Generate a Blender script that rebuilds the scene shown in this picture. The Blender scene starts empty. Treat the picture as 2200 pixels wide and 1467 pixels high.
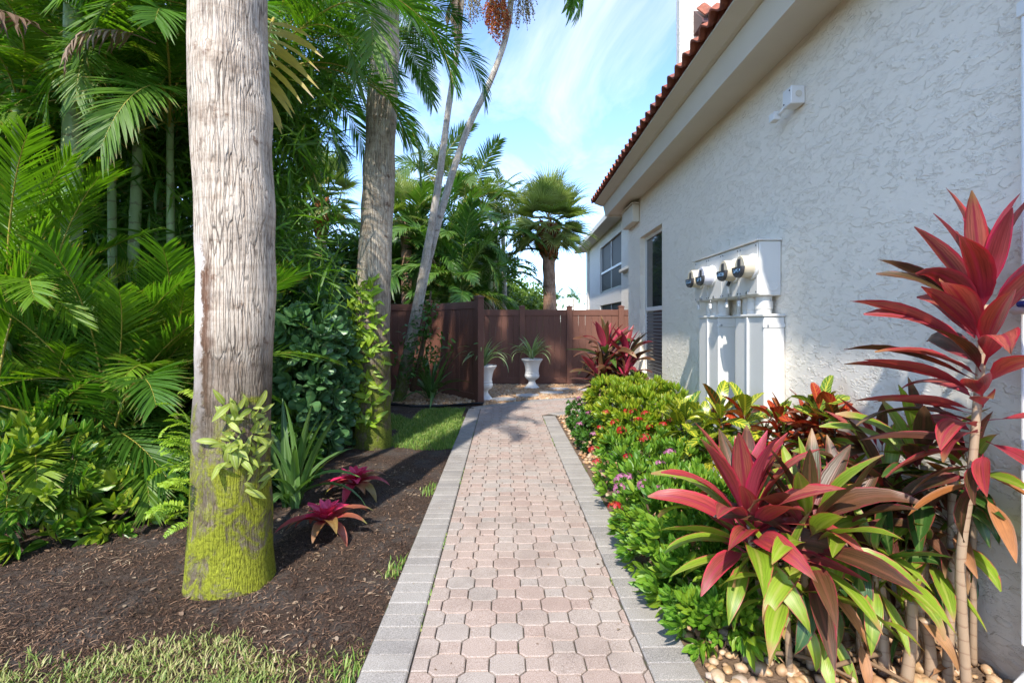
import bpy, bmesh, math, random
import numpy as np
from mathutils import Vector, Matrix, noise as mnoise
R = math.radians
rnd = random.Random(7)
nrs = np.random.RandomState(11)
scene = bpy.context.scene
COL = scene.collection

# ------------------------------------------------------------------ camera
CAMH, F, HY = 1.45, 1050.0, 695.0
cam_d = bpy.data.cameras.new('camera'); cam = bpy.data.objects.new('camera', cam_d); COL.objects.link(cam)
cam.location = (0, 0, CAMH); cam.rotation_euler = (R(90), 0, 0)
cam_d.sensor_width = 36; cam_d.lens = F/2200*36; cam_d.shift_y = -0.0175
cam_d.clip_start = 0.05; cam_d.clip_end = 2000
scene.camera = cam
# ------------------------------------------------------------------ light
SUN_AZ, SUN_EL = R(15), R(47)     # light travels towards +X,+Y
ldir = Vector((math.sin(SUN_AZ)*math.cos(SUN_EL), math.cos(SUN_AZ)*math.cos(SUN_EL), -math.sin(SUN_EL)))
sd = bpy.data.lights.new('sun', 'SUN'); sd.energy = 2.0; sd.angle = R(0.9); sd.color = (1, .94, .85)
so = bpy.data.objects.new('sun', sd); COL.objects.link(so)
so.rotation_euler = ldir.to_track_quat('-Z', 'Y').to_euler(); so.location = (-6, -8, 14)
world = bpy.data.worlds.new('World'); scene.world = world; world.use_nodes = True
wn = world.node_tree; wn.nodes.clear()
sky = wn.nodes.new('ShaderNodeTexSky'); sky.sky_type = 'NISHITA'; sky.sun_disc = False
sky.sun_elevation = SUN_EL; sky.sun_rotation = math.pi+SUN_AZ; sky.air_density = .8; sky.dust_density = .1; sky.ozone_density = 6
tc = wn.nodes.new('ShaderNodeTexCoord')
sep = wn.nodes.new('ShaderNodeSeparateXYZ'); wn.links.new(tc.outputs['Generated'], sep.inputs[0])
zz = wn.nodes.new('ShaderNodeMath'); zz.operation = 'MAXIMUM'; wn.links.new(sep.outputs[2], zz.inputs[0]); zz.inputs[1].default_value = .04
za = wn.nodes.new('ShaderNodeMath'); za.operation = 'ADD'; wn.links.new(zz.outputs[0], za.inputs[0]); za.inputs[1].default_value = .12
dv = wn.nodes.new('ShaderNodeVectorMath'); dv.operation = 'DIVIDE'; wn.links.new(tc.outputs['Generated'], dv.inputs[0])
cmb = wn.nodes.new('ShaderNodeCombineXYZ')
for i in range(3): wn.links.new(za.outputs[0], cmb.inputs[i])
wn.links.new(cmb.outputs[0], dv.inputs[1])
mp = wn.nodes.new('ShaderNodeMapping'); mp.inputs['Scale'].default_value = (1.5, .62, .0); mp.inputs['Rotation'].default_value = (0, 0, R(38)); mp.inputs['Location'].default_value = (2.3, .7, 0)
wn.links.new(dv.outputs[0], mp.inputs[0])
cn = wn.nodes.new('ShaderNodeTexNoise'); cn.inputs['Scale'].default_value = 1.5; cn.inputs['Detail'].default_value = 9; cn.inputs['Roughness'].default_value = .62; cn.inputs['Distortion'].default_value = .55
wn.links.new(mp.outputs[0], cn.inputs['Vector'])
cr = wn.nodes.new('ShaderNodeValToRGB'); cr.color_ramp.elements[0].position = .45; cr.color_ramp.elements[1].position = .86
cr.color_ramp.elements[1].color = (.85, .85, .85, 1)
wn.links.new(cn.outputs[0], cr.inputs[0])
mx = wn.nodes.new('ShaderNodeMix'); mx.data_type = 'RGBA'; wn.links.new(cr.outputs[0], mx.inputs[0]); tint = wn.nodes.new('ShaderNodeMix'); tint.data_type = 'RGBA'; tint.blend_type = 'MULTIPLY'; tint.inputs[0].default_value = 1; tint.inputs[7].default_value = (1.0, .95, .92, 1)
wn.links.new(sky.outputs[0], tint.inputs[6]); wn.links.new(tint.outputs[2], mx.inputs[6])
mx.inputs[7].default_value = (2.75, 2.8, 2.85, 1)
bg = wn.nodes.new('ShaderNodeBackground'); bg.inputs[1].default_value = .15
wo = wn.nodes.new('ShaderNodeOutputWorld'); wn.links.new(mx.outputs[2], bg.inputs[0]); wn.links.new(bg.outputs[0], wo.inputs[0])
vs = scene.view_settings; vs.view_transform = 'Standard'; vs.look = 'None'; vs.exposure = 1.98; vs.gamma = 1; vs.use_curve_mapping = False
cy = scene.cycles; cy.max_bounces = 10; cy.diffuse_bounces = 7; cy.glossy_bounces = 3; cy.transmission_bounces = 4; cy.transparent_max_bounces = 6
cy.caustics_reflective = False; cy.caustics_refractive = False

# ------------------------------------------------------------------ helpers
def G(px, py, z=0.0):
    d = F*(CAMH-z)/(py-HY); return Vector(((px-1100)/F*d, d, z))
def P(px, py, d):
    return Vector(((px-1100)/F*d, d, CAMH-(py-HY)/F*d))
def link(o): COL.objects.link(o); return o
def tag(o, label=None, cat=None, group=None, kind=None):
    if label: o['label'] = label
    if cat: o['category'] = cat
    if group: o['group'] = group
    if kind: o['kind'] = kind
    return o
def thing(name, label, cat, loc=(0, 0, 0), group=None):
    o = link(bpy.data.objects.new(name, None)); o.location = loc; o.empty_display_size = .1
    return tag(o, label, cat, group)
def part(name, me, parent=None, M=None, kind=None, label=None):
    o = link(bpy.data.objects.new(name, me))
    if parent is not None: o.parent = parent
    if M is not None: o.matrix_basis = M
    if kind: o['kind'] = kind
    if label: o['label'] = label
    return o
class MB:
    """collects quads/polys, vertices in the parent's space"""
    def __init__(s): s.v = []; s.f = []; s.uv = []; s.mi = []; s.cur = 0; s.smooth = False
    def add(s, vs_, fs, M=None):
        o = len(s.v)
        for p in vs_:
            p = Vector(p); s.v.append(tuple(M @ p) if M is not None else tuple(p))
        for f in fs: s.f.append(tuple(i+o for i in f)); s.mi.append(s.cur)
        return s
    def box(s, x0, x1, y0, y1, z0, z1, M=None):
        V = [(x, y, z) for z in (z0, z1) for y in (y0, y1) for x in (x0, x1)]
        return s.add(V, [(0, 2, 3, 1), (4, 5, 7, 6), (0, 1, 5, 4), (2, 6, 7, 3), (0, 4, 6, 2), (1, 3, 7, 5)], M)
    def bbox(s, x0, x1, y0, y1, z0, z1, b=.004, M=None):
        """box with chamfered edges"""
        bm = bmesh.new(); bmesh.ops.create_cube(bm, size=1)
        for v in bm.verts: v.co = Vector(((x0+x1)/2+v.co.x*(x1-x0), (y0+y1)/2+v.co.y*(y1-y0), (z0+z1)/2+v.co.z*(z1-z0)))
        bmesh.ops.bevel(bm, geom=bm.edges[:], offset=b, segments=1, affect='EDGES')
        bm.verts.index_update(); s.add([v.co.copy() for v in bm.verts], [[v.index for v in f.verts] for f in bm.faces], M); bm.free(); return s
    def prism(s, poly, z0, z1, ch=0.0, M=None):
        n = len(poly); c = [sum(p[k] for p in poly)/n for k in (0, 1)]
        V = [(p[0], p[1], z0) for p in poly]+[(p[0], p[1], z1-ch) for p in poly]
        F_ = [(i, (i+1) % n, (i+1) % n+n, i+n) for i in range(n)]
        if ch > 0:
            for p in poly:
                dx, dy = c[0]-p[0], c[1]-p[1]; l = math.hypot(dx, dy) or 1
                V.append((p[0]+dx/l*ch*1.3, p[1]+dy/l*ch*1.3, z1))
            F_ += [(i+n, (i+1) % n+n, (i+1) % n+2*n, i+2*n) for i in range(n)]
            F_.append(tuple(range(2*n, 3*n)))
        else: F_.append(tuple(range(n, 2*n)))
        return s.add(V, F_, M)
    def lathe(s, prof, n=24, M=None, cap=True):
        V = []; F_ = []
        for r, z in prof:
            for i in range(n): a = 2*math.pi*i/n; V.append((r*math.cos(a), r*math.sin(a), z))
        for k in range(len(prof)-1):
            for i in range(n): j = (i+1) % n; F_.append((k*n+i, k*n+j, (k+1)*n+j, (k+1)*n+i))
        if cap: F_.append(tuple(range(n))[::-1]); F_.append(tuple(range((len(prof)-1)*n, len(prof)*n)))
        return s.add(V, F_, M)
    def tube(s, pts, rad, n=8, cap=True, wob=0.0, seed=0):
        pts = [Vector(p) for p in pts]; m = len(pts); V = []; F_ = []
        if not hasattr(rad, '__len__'): rad = [rad]*m
        for k in range(m):
            t = (pts[min(k+1, m-1)]-pts[max(k-1, 0)]).normalized()
            ref = Vector((1, 0, 0)) if abs(t.x) < .9 else Vector((0, 1, 0))
            a = (ref-t*ref.dot(t)).normalized(); b = t.cross(a)
            for i in range(n):
                an = 2*math.pi*i/n; dvec = a*math.cos(an)+b*math.sin(an); rr = rad[k]
                if wob: rr *= 1+wob*mnoise.noise(pts[k]*4+dvec*1.2+Vector((seed, 0, 0)))
                V.append(pts[k]+dvec*rr)
        for k in range(m-1):
            for i in range(n): j = (i+1) % n; F_.append((k*n+i, k*n+j, (k+1)*n+j, (k+1)*n+i))
        if cap: F_.append(tuple(range(n))[::-1]); F_.append(tuple(range((m-1)*n, m*n)))
        return s.add(V, F_)
    def mesh(s, name, *mats, smooth=None):
        me = bpy.data.meshes.new(name); me.from_pydata(s.v, [], s.f)
        for m in mats: me.materials.append(m)
        if len(mats) > 1: me.polygons.foreach_set('material_index', s.mi)
        sm = s.smooth if smooth is None else smooth
        if sm is True: me.polygons.foreach_set('use_smooth', [True]*len(s.f))
        elif sm: me.shade_smooth(); me.set_sharp_from_angle(angle=R(sm))
        me.update(); return me
# numpy quad meshes with uv and 'var'
def np_mesh(name, V, Q, UV, var, *mats, mi=None, smooth=True):
    me = bpy.data.meshes.new(name); nv, nq = len(V), len(Q)
    k = Q.shape[1]
    me.vertices.add(nv); me.vertices.foreach_set('co', V.astype(np.float32).ravel())
    me.loops.add(nq*k); me.loops.foreach_set('vertex_index', Q.astype(np.int32).ravel())
    me.polygons.add(nq); me.polygons.foreach_set('loop_start', np.arange(0, nq*k, k, dtype=np.int32))
    me.update(calc_edges=True)
    if smooth: me.polygons.foreach_set('use_smooth', np.ones(nq, bool))
    for m in mats: me.materials.append(m)
    if mi is not None: me.polygons.foreach_set('material_index', mi.astype(np.int32))
    if UV is not None:
        l = me.uv_layers.new(name='UVMap'); l.data.foreach_set('uv', UV[Q.ravel()].astype(np.float32).ravel())
    if var is not None:
        a = me.attributes.new('var', 'FLOAT', 'POINT'); a.data.foreach_set('value', var.astype(np.float32))
    me.validate(); return me
def mass(tmpl, Ms, Ts, var=None):
    """many transformed copies of a template (V,Q,UV) joined into arrays"""
    V, Q, UV = tmpl; n, nv = len(Ts), len(V)
    VV = (np.einsum('nij,vj->nvi', Ms, V)+Ts[:, None, :]).reshape(-1, 3)
    QQ = (Q[None]+np.arange(n)[:, None, None]*nv).reshape(-1, Q.shape[1])
    UU = np.tile(UV, (n, 1)); vv = np.repeat(nrs.rand(n) if var is None else var, nv)
    return VV, QQ, UU, vv
def join(parts):
    V = []; Q = []; U = []; W = []; o = 0
    for p in parts:
        V.append(p[0]); Q.append(p[1]+o); U.append(p[2]); W.append(p[3] if len(p) > 3 else np.zeros(len(p[0]))); o += len(p[0])
    return np.concatenate(V), np.concatenate(Q), np.concatenate(U), np.concatenate(W)
def frames(D, U):
    """N x 3 directions -> N x 3 x 3 with columns x=dir, y, z~U"""
    D = D/np.linalg.norm(D, axis=1, keepdims=True)
    Y = np.cross(U, D); ln = np.linalg.norm(Y, axis=1, keepdims=True); Y = np.where(ln < 1e-4, np.array([[0, 1., 0]]), Y/np.maximum(ln, 1e-4))
    Z = np.cross(D, Y); return np.stack([D, Y, Z], axis=2)
def leaf_t(L=1, W=.2, segs=5, shape='lance', bend=.6, fold=.25, pet=0.0, wave=0.0, twist=0.0, seed=0, b0=0.0):
    """leaf along +X, normal +Z, drooping towards -Z; 3 verts across"""
    r = random.Random(seed); V = []; UV = []; x = z = 0.0; pl = L/segs; st = []
    for k in range(segs+1):
        t = k/segs; a = b0-bend*t**1.25; st.append((x, z, a)); x += math.cos(a)*pl; z += math.sin(a)*pl
    for k in range(segs+1):
        t = k/segs; x, z, a = st[k]
        tt = 0 if t < pet else (t-pet)/(1-pet)
        if shape == 'lance': w = math.sin(math.pi*min(1, tt**.75*.97+.03))**.8
        elif shape == 'ovate': w = math.sin(math.pi*min(1, tt**.7*.96+.03))**.65
        elif shape == 'obov': w = math.sin(math.pi*min(.97, .04+tt**1.25*.9))**.6
        elif shape == 'strap': w = (1-tt**3)*.9+.05 if tt > 0 else .6
        else: w = 1-tt
        if t < pet or (pet > 0 and tt == 0): w = .07
        w = max(w, .05)*W/2; wv = wave*W*math.sin(t*11+seed) if wave else 0
        tw = twist*t; cz, sz = math.cos(tw), math.sin(tw)
        for sgn, u in ((-1, 0), (0, .5), (1, 1)):
            yy = sgn*w; h = abs(sgn)*w*fold+(wv if sgn > 0 else (-wv if sgn < 0 else 0))
            y2, h2 = yy*cz-h*sz, yy*sz+h*cz
            V.append((x-math.sin(a)*h2, y2, z+math.cos(a)*h2)); UV.append((u, t))
    Q = []
    for k in range(segs):
        for c in (0, 1): a_ = k*3+c; Q.append((a_, a_+3, a_+4, a_+1))
    return np.array(V), np.array(Q), np.array(UV)
def xf(tm, M):
    M = np.array(M); V = tm[0]@M[:3, :3].T+M[:3, 3]; return (V,)+tuple(tm[1:])
def RZ(a): return Matrix.Rotation(a, 4, 'Z')
def RY(a): return Matrix.Rotation(a, 4, 'Y')
def RX(a): return Matrix.Rotation(a, 4, 'X')
def T(v): return Matrix.Translation(Vector(v))
def S(s): return Matrix.Scale(s, 4)

# ------------------------------------------------------------------ materials
class MT:
    def __init__(s, name):
        s.m = bpy.data.materials.new(name); s.m.use_nodes = True; s.t = s.m.node_tree; s.t.nodes.clear()
        s.out = s.t.nodes.new('ShaderNodeOutputMaterial')
    def n(s, ty, props=None, **inp):
        nd = s.t.nodes.new('ShaderNode'+ty)
        for k, v in (props or {}).items(): setattr(nd, k, v)
        for k, v in inp.items():
            i = int(k[1:]) if k[0] == 'i' and k[1:].isdigit() else k.replace('_', ' ')
            sock = nd.inputs[i]
            if isinstance(v, bpy.types.NodeSocket): s.t.links.new(v, sock)
            else: sock.default_value = v
        return nd
    def math(s, op, a, b=0.0, clamp=False):
        nd = s.n('Math', {'operation': op, 'use_clamp': clamp}, i0=a, i1=b); return nd.outputs[0]
    def mix(s, f, a, b, mode='MIX'):
        nd = s.n('Mix', {'data_type': 'RGBA', 'blend_type': mode}, i0=f, i6=c4(a), i7=c4(b)); return nd.outputs[2]
    def ramp(s, f, stops, const=False):
        nd = s.n('ValToRGB', None, i0=f); e = nd.color_ramp.elements
        if const: nd.color_ramp.interpolation = 'CONSTANT'
        while len(e) < len(stops): e.new(.5)
        for el, (p, c) in zip(e, stops): el.position = p; el.color = c4(c) if not isinstance(c, (int, float)) else (c, c, c, 1)
        return nd.outputs[0]
    def noise(s, vec, scale, detail=4, rough=.55, dist=0.0):
        return s.n('TexNoise', None, Vector=vec, Scale=scale, Detail=detail, Roughness=rough, Distortion=dist).outputs[0]
    def obj(s, scale=(1, 1, 1)):
        o = s.n('TexCoord').outputs['Object']
        return s.n('Mapping', None, Vector=o, Scale=scale).outputs[0]
    def geo(s, scale=(1, 1, 1)):
        return s.n('Mapping', None, Vector=s.n('NewGeometry').outputs['Position'], Scale=scale).outputs[0]
    def bump(s, h, strength=.3, dist=.01, normal=None):
        kw = {'Normal': normal} if normal is not None else {}
        return s.n('Bump', None, Strength=strength, Distance=dist, Height=h, **kw).outputs[0]
    def done(s, col, rough=.6, bump=None, trans=None, spec=.5, **kw):
        p = s.n('BsdfPrincipled', None, Base_Color=c4(col), Roughness=rough, **kw); p.inputs['Specular IOR Level'].default_value = spec
        if bump is not None: s.t.links.new(bump, p.inputs['Normal'])
        o = p.outputs[0]
        if trans:
            amt, tcol = trans
            tr = s.n('BsdfTranslucent', None, Color=c4(tcol))
            o = s.n('MixShader', None, i0=amt, i1=o, i2=tr.outputs[0]).outputs[0]
        s.t.links.new(o, s.out.inputs[0]); return s.m
def c4(c):
    if isinstance(c, bpy.types.NodeSocket): return c
    return tuple(c)+(1,) if len(c) == 3 else tuple(c)
def srgb(r, g, b):
    f = lambda v: (v/255/12.92) if v/255 <= .04045 else ((v/255+.055)/1.055)**2.4
    return (f(r), f(g), f(b))
def simple(name, col, rough=.6, spec=.5, nz=.12, scale=6, bump=0.0, bscale=80, metallic=0.0):
    m = MT(name); v = m.obj()
    n1 = m.noise(v, scale, 5); c = m.mix(m.math('MULTIPLY', n1, nz*2), col, tuple(x*.55 for x in col))
    b = m.bump(m.noise(v, bscale, 3), bump, .004) if bump else None
    return m.done(c, rough, b, spec=spec, Metallic=metallic)
def leafmat(name, cols, rib=None, edge=None, base=None, tip=None, veins=None, rough=.38, trans=.3, spec=.5, blot=.25, tcol=None, basepos=(.05, .5), edgepos=(.72, .92), streak=.6):
    m = MT(name)
    var = m.n('Attribute', {'attribute_name': 'var'}).outputs['Fac']
    ran = m.n('ObjectInfo').outputs['Random']
    f = m.math('FRACT', m.math('ADD', var, ran))
    uv = m.n('SeparateXYZ', None, i0=m.n('UVMap').outputs[0]); u, v = uv.outputs[0], uv.outputs[1]
    k = len(cols); c = m.ramp(f, [(i/max(1, k-1), cc) for i, cc in enumerate(cols)])
    au = m.math('ABSOLUTE', m.math('SUBTRACT', m.math('MULTIPLY', u, 2.0), 1.0))
    g = m.geo()
    nz = m.noise(g, 22, 3)
    c = m.mix(m.math('MULTIPLY', nz, blot*1.6), c, m.mix(1.0, c, (.5, .5, .45), 'MULTIPLY'))
    sv = m.n('CombineXYZ', None, i0=m.math('MULTIPLY', u, 16.0), i1=m.math('MULTIPLY', v, 1.6), i2=m.math('MULTIPLY', f, 31.0)).outputs[0]
    sk = m.noise(sv, 1.0, 4, .6); c = m.mix(m.ramp(sk, [(.42, 0.0), (.66, streak)]), c, m.mix(1.0, c, (.42, .44, .40), 'MULTIPLY'))
    if base: c = m.mix(m.ramp(m.math('ADD', v, m.math('MULTIPLY', m.math('SUBTRACT', nz, .5), .25)), [(basepos[0], 1.0), (basepos[1], 0.0)]), c, base)
    if veins:
        w = m.math('FRACT', m.math('SUBTRACT', m.math('MULTIPLY', v, veins[1]), m.math('MULTIPLY', au, veins[2])))
        vm = m.ramp(m.math('ABSOLUTE', m.math('SUBTRACT', w, .5)), [(.0, 1.0), (veins[3], 1.0), (veins[3]+.12, 0.0)])
        c = m.mix(vm, c, veins[0])
    if rib: c = m.mix(m.ramp(au, [(.05, 1.0), (.22, 0.0)]), c, rib)
    if edge: c = m.mix(m.ramp(m.math('ADD', au, m.math('MULTIPLY', m.math('SUBTRACT', nz, .5), .5)), [(edgepos[0], 0.0), (edgepos[1], 1.0)]), c, edge)
    if tip:
        tf = m.math('ADD', v, m.math('MULTIPLY', m.math('SUBTRACT', m.math('FRACT', m.math('MULTIPLY', f, 7.31)), .75), .5))
        c = m.mix(m.ramp(tf, [(.86, 0.0), (.98, 1.0)]), c, tip)
    b = m.bump(m.math('ADD', m.math('MULTIPLY', m.math('SINE', m.math('MULTIPLY', u, 60.0)), .3), nz), .18, .004)
    tc_ = m.mix(1.0, c, tcol or (1.25, 1.45, .45), 'MULTIPLY')
    return m.done(c, rough, b, trans=(trans, tc_) if trans else None, spec=spec)

M = {}
def build_materials():
    # stucco: flat trowelled patches with broken edges
    def stucco(name, col):
        m = MT(name); g = m.geo((1, .75, 1.7))
        a = m.noise(g, 11, 5, .6, .3); b = m.noise(g, 26, 5, .62, .3); f_ = m.noise(g, 150, 3); q_ = m.noise(g, 2.2, 2)
        h = m.math('ADD', m.ramp(a, [(.53, 0.0), (.585, 1.0), (.8, .8)]), m.math('MULTIPLY', m.math('MULTIPLY', m.ramp(b, [(.54, 0.0), (.61, 1.0)]), m.ramp(q_, [(.4, .15), (.6, 1.0)])), .6))
        h = m.math('ADD', h, m.math('MULTIPLY', f_, .10))
        cc = m.mix(m.math('MULTIPLY', m.noise(g, 1.3, 5), .3), col, tuple(x*.82 for x in col))
        zp = m.n('SeparateXYZ', None, i0=m.n('NewGeometry').outputs['Position']).outputs[2]; dn = m.noise(m.geo((1, 1, .5)), 5, 6, .7)
        cc = m.mix(m.ramp(m.math('ADD', zp, m.math('MULTIPLY', dn, .5)), [(.2, .55), (.62, 0.0)]), cc, (.30, .25, .19))
        stn = m.noise(m.geo((1, 1, .12)), 3.5, 6, .7); cc = m.mix(m.ramp(stn, [(.55, 0.0), (.78, .18)]), cc, (.46, .43, .38))
        return m.done(cc, .85, m.bump(h, .55, .012), spec=.25)
    M['stucco'] = stucco('stucco_wall', (.84, .765, .65)); M['stucco_cream'] = stucco('stucco_cream', (.66, .63, .57))
    M['trim'] = simple('painted_trim', (.66, .61, .51), .7, .3, .15, 3, .25, 90)
    M['white'] = simple('white_paint', (.74, .73, .70), .45, .5, .10, 4)
    M['cabinet'] = simple('cabinet_paint', (.70, .68, .63), .5, .5, .14, 3, .08, 60)
    M['dgrey'] = simple('dark_metal', (.05, .05, .055), .4, .5)
    M['steel'] = simple('galvanised', (.5, .5, .5), .35, .5, metallic=.7)
    M['cream'] = simple('meter_cream', (.62, .54, .40), .4)
    M['lilac'] = simple('meter_grey', (.60, .60, .66), .4)
    m = MT('meter_label'); uvw = m.obj((1, 1, 1)); M['label'] = m.done(m.mix(m.ramp(m.noise(uvw, 60, 2), [(.5, 0.0), (.56, 1.0)]), (.015, .03, .07), (.25, .4, .6)), .2)
    m = MT('window_glass'); M['glass'] = m.done((.035, .038, .04), .04, spec=.8)
    m = MT('screen_mesh'); M['screen'] = m.done((.014, .014, .016), .6, spec=.3)
    M['blind'] = simple('blind', (.13, .13, .135), .6)
    # roof tile
    m = MT('clay_tile'); r_ = m.n('ObjectInfo').outputs['Random']; g = m.geo()
    c = m.ramp(r_, [(0, (.23, .055, .03)), (.5, (.30, .085, .04)), (1, (.19, .06, .045))])
    c = m.mix(m.ramp(m.noise(g, 9, 6), [(.4, 0.0), (.75, .8)]), c, (.07, .03, .025)); c = m.mix(m.ramp(m.noise(g, 30, 4), [(.55, 0.0), (.8, .5)]), c, (.5, .22, .1))
    M['tile'] = m.done(c, .75, m.bump(m.noise(g, 60, 4), .4, .006))
    M['mortar'] = simple('tile_mortar', (.19, .055, .035), .85, .3, .4, 12, .5, 50)
    M['copper'] = simple('brown_metal', (.10, .035, .03), .5, .5, .4, 8)
    # fence: brown vinyl with woodgrain
    m = MT('fence_vinyl'); g = m.obj((1, 1, .06)); r_ = m.n('ObjectInfo').outputs['Random']
    n1 = m.noise(g, 70, 5, .6, .4); c = m.mix(n1, (.118, .049, .031), (.20, .088, .060)); c = m.mix(m.math('MULTIPLY', r_, .3), c, (.085, .032, .022))
    M['fence'] = m.done(c, .62, m.bump(n1, .25, .003), spec=.35)
    # pavers
    def paver(name, stops):
        m = MT(name); r_ = m.n('ObjectInfo').outputs['Random']; at = m.n('Attribute', {'attribute_name': 'var'}).outputs['Fac']; g = m.geo()
        c = m.ramp(m.math('FRACT', m.math('ADD', r_, at)), stops)
        sp = m.noise(g, 260, 2); c = m.mix(m.ramp(sp, [(.36, .75), (.48, 0.0)]), c, m.mix(1.0, c, (.45, .43, .42), 'MULTIPLY'))
        c = m.mix(m.ramp(sp, [(.56, 0.0), (.70, .6)]), c, (.56, .50, .46))
        st = m.noise(g, 2.6, 6, .65); c = m.mix(m.ramp(st, [(.45, 0.0), (.72, .55)]), c, m.mix(1.0, c, (.55, .53, .52), 'MULTIPLY'))
        return m.done(c, .82, m.bump(m.math('ADD', sp, m.noise(g, 60, 3)), .35, .004), spec=.3)
    M['paver'] = paver('paver_pink', [(0, (.35, .255, .21)), (.3, (.38, .29, .24)), (.55, (.355, .28, .235)), (.8, (.365, .30, .255)), (1, (.345, .295, .255))])
    M['border'] = paver('paver_grey', [(0, (.285, .262, .235)), (.5, (.33, .303, .27)), (1, (.25, .232, .212))])
    m = MT('joint_sand'); g = m.geo(); c = m.mix(m.noise(g, 40, 4), (.03, .024, .018), (.10, .08, .06)); c = m.mix(m.ramp(m.noise(g, 7, 4), [(.56, 0.0), (.66, .8)]), c, (.05, .075, .02))
    M['sand'] = m.done(c, .95, m.bump(m.noise(g, 200, 2), .5, .004))
    # mulch soil
    m = MT('mulch_soil'); g = m.geo(); n1 = m.noise(g, 90, 5, .7, 1.2); n2 = m.noise(g, 3.2, 6, .6); n3 = m.noise(m.geo((1, 2.2, 1)), 160, 3, .7, 2)
    c = m.ramp(n1, [(.33, (.026, .018, .013)), (.50, (.09, .06, .043)), (.63, (.19, .12, .085)), (.78, (.34, .245, .185))])
    c = m.mix(m.ramp(n2, [(.46, 0.0), (.62, .75)]), c, m.mix(n1, (.03, .026, .024), (.21, .175, .15)))
    M['soil'] = m.done(c, .95, m.bump(m.math('ADD', n1, n3), .9, .02), spec=.2)
    m = MT('far_soil'); g = m.geo(); M['bed'] = m.done(m.mix(m.noise(g, 30, 5), (.05, .03, .018), (.20, .13, .08)), .95, m.bump(m.noise(g, 50, 3), .8, .02))
    m = MT('mulch_fibre'); v = m.n('Attribute', {'attribute_name': 'var'}).outputs['Fac']
    M['fibre'] = m.done(m.ramp(v, [(0, (.02, .012, .009)), (.35, (.07, .038, .024)), (.65, (.16, .09, .055)), (.9, (.30, .19, .12)), (1, (.46, .37, .25))]), .9, spec=.2)
    # grass
    m = MT('grass_blade'); v = m.n('Attribute', {'attribute_name': 'var'}).outputs['Fac']
    c = m.ramp(v, [(0, (.11, .19, .03)), (.35, (.20, .28, .055)), (.7, (.34, .37, .11)), (1, (.50, .42, .20))]); M['grass'] = m.done(c, .55, trans=(.3, m.mix(1.0, c, (1.2, 1.3, .6), 'MULTIPLY')))
    m = MT('grass_deep'); v = m.n('Attribute', {'attribute_name': 'var'}).outputs['Fac']
    c = m.ramp(v, [(0, (.08, .18, .02)), (.6, (.19, .32, .045)), (1, (.36, .38, .11))]); M['grass2'] = m.done(c, .55, trans=(.3, m.mix(1.0, c, (1.2, 1.3, .6), 'MULTIPLY')))
    # river stones
    m = MT('river_stone'); v = m.n('Attribute', {'attribute_name': 'var'}).outputs['Fac']; r_ = m.n('ObjectInfo').outputs['Random']; g = m.geo()
    c = m.ramp(m.math('FRACT', m.math('ADD', v, r_)), [(0, (.40, .24, .11)), (.25, (.50, .33, .18)), (.5, (.32, .19, .10)), (.7, (.56, .43, .29)), (.88, (.36, .17, .065)), (1, (.42, .34, .27))])
    c = m.mix(m.ramp(m.noise(g, 45, 5), [(.4, 0.0), (.8, .6)]), c, m.mix(1.0, c, (.5, .38, .28), 'MULTIPLY'))
    M['stone'] = m.done(c, .55, m.bump(m.noise(g, 90, 4), .25, .005))
    M['slab'] = simple('stepping_slab', (.50, .47, .43), .85, .3, .3, 8, .4, 60)
    M['urn'] = simple('urn_plaster', (.80, .77, .72), .75, .3, .22, 9, .25, 70)
    M['pebble'] = simple('white_pebble', (.62, .60, .56), .7)
    M['edging'] = simple('black_edging', (.012, .012, .013), .5)
    # big palm bark
    def bark(name, pale, mid, dark, moss, mossdark, mh, smooth_side=False, crk=1.0):
        m = MT(name); g = m.obj((1, 1, .045)); o = m.obj(); z = m.n('SeparateXYZ', None, i0=o).outputs[2]
        ck = m.n('TexVoronoi', {'feature': 'DISTANCE_TO_EDGE'}, Vector=m.n('VectorMath', {'operation': 'ADD'}, i0=g, i1=m.n('Vector' + 'Math', {'operation': 'SCALE'}, i0=m.n('TexNoise', None, Vector=m.obj((1, 1, .5)), Scale=11.0, Detail=3.0).outputs[1], Scale=.02).outputs[0]).outputs[0], Scale=62.0).outputs[0]
        crack = m.ramp(ck, [(.0, 1.0), (.05, .6), (.14, 0.0)])
        n1 = m.noise(m.obj((1, 1, .35)), 12, 7, .7, .5); n2 = m.noise(o, 4.2, 6, .62, .4); n3 = m.noise(m.obj((1, 1, .3)), 75, 4, .7)
        c = m.ramp(n1, [(.30, mid), (.46, pale), (.68, tuple(min(.9, x*1.12) for x in pale))])
        c = m.mix(m.ramp(n2, [(.52, 0.0), (.66, .75)]), c, mid); c = m.mix(m.ramp(m.noise(o, 7.5, 6, .7), [(.60, 0.0), (.68, .8)]), c, (.17, .085, .045))
        rg_ = m.noise(m.obj((.5, .5, 3.2)), 3.2, 6, .7, .4); c = m.mix(m.ramp(rg_, [(.50, 0.0), (.68, .6)]), c, m.mix(1.0, c, (.52, .45, .40), 'MULTIPLY'))
        pm = m.ramp(m.noise(m.obj((1, 1, .4)), 9, 6, .7), [(.42, .02), (.62, 1.0)])
        c = m.mix(m.math('MULTIPLY', m.math('MULTIPLY', crack, pm), crk), c, dark)
        c = m.mix(m.ramp(n3, [(.3, .55), (.5, 0.0)]), c, m.mix(1.0, c, (.45, .4, .36), 'MULTIPLY'))
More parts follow.
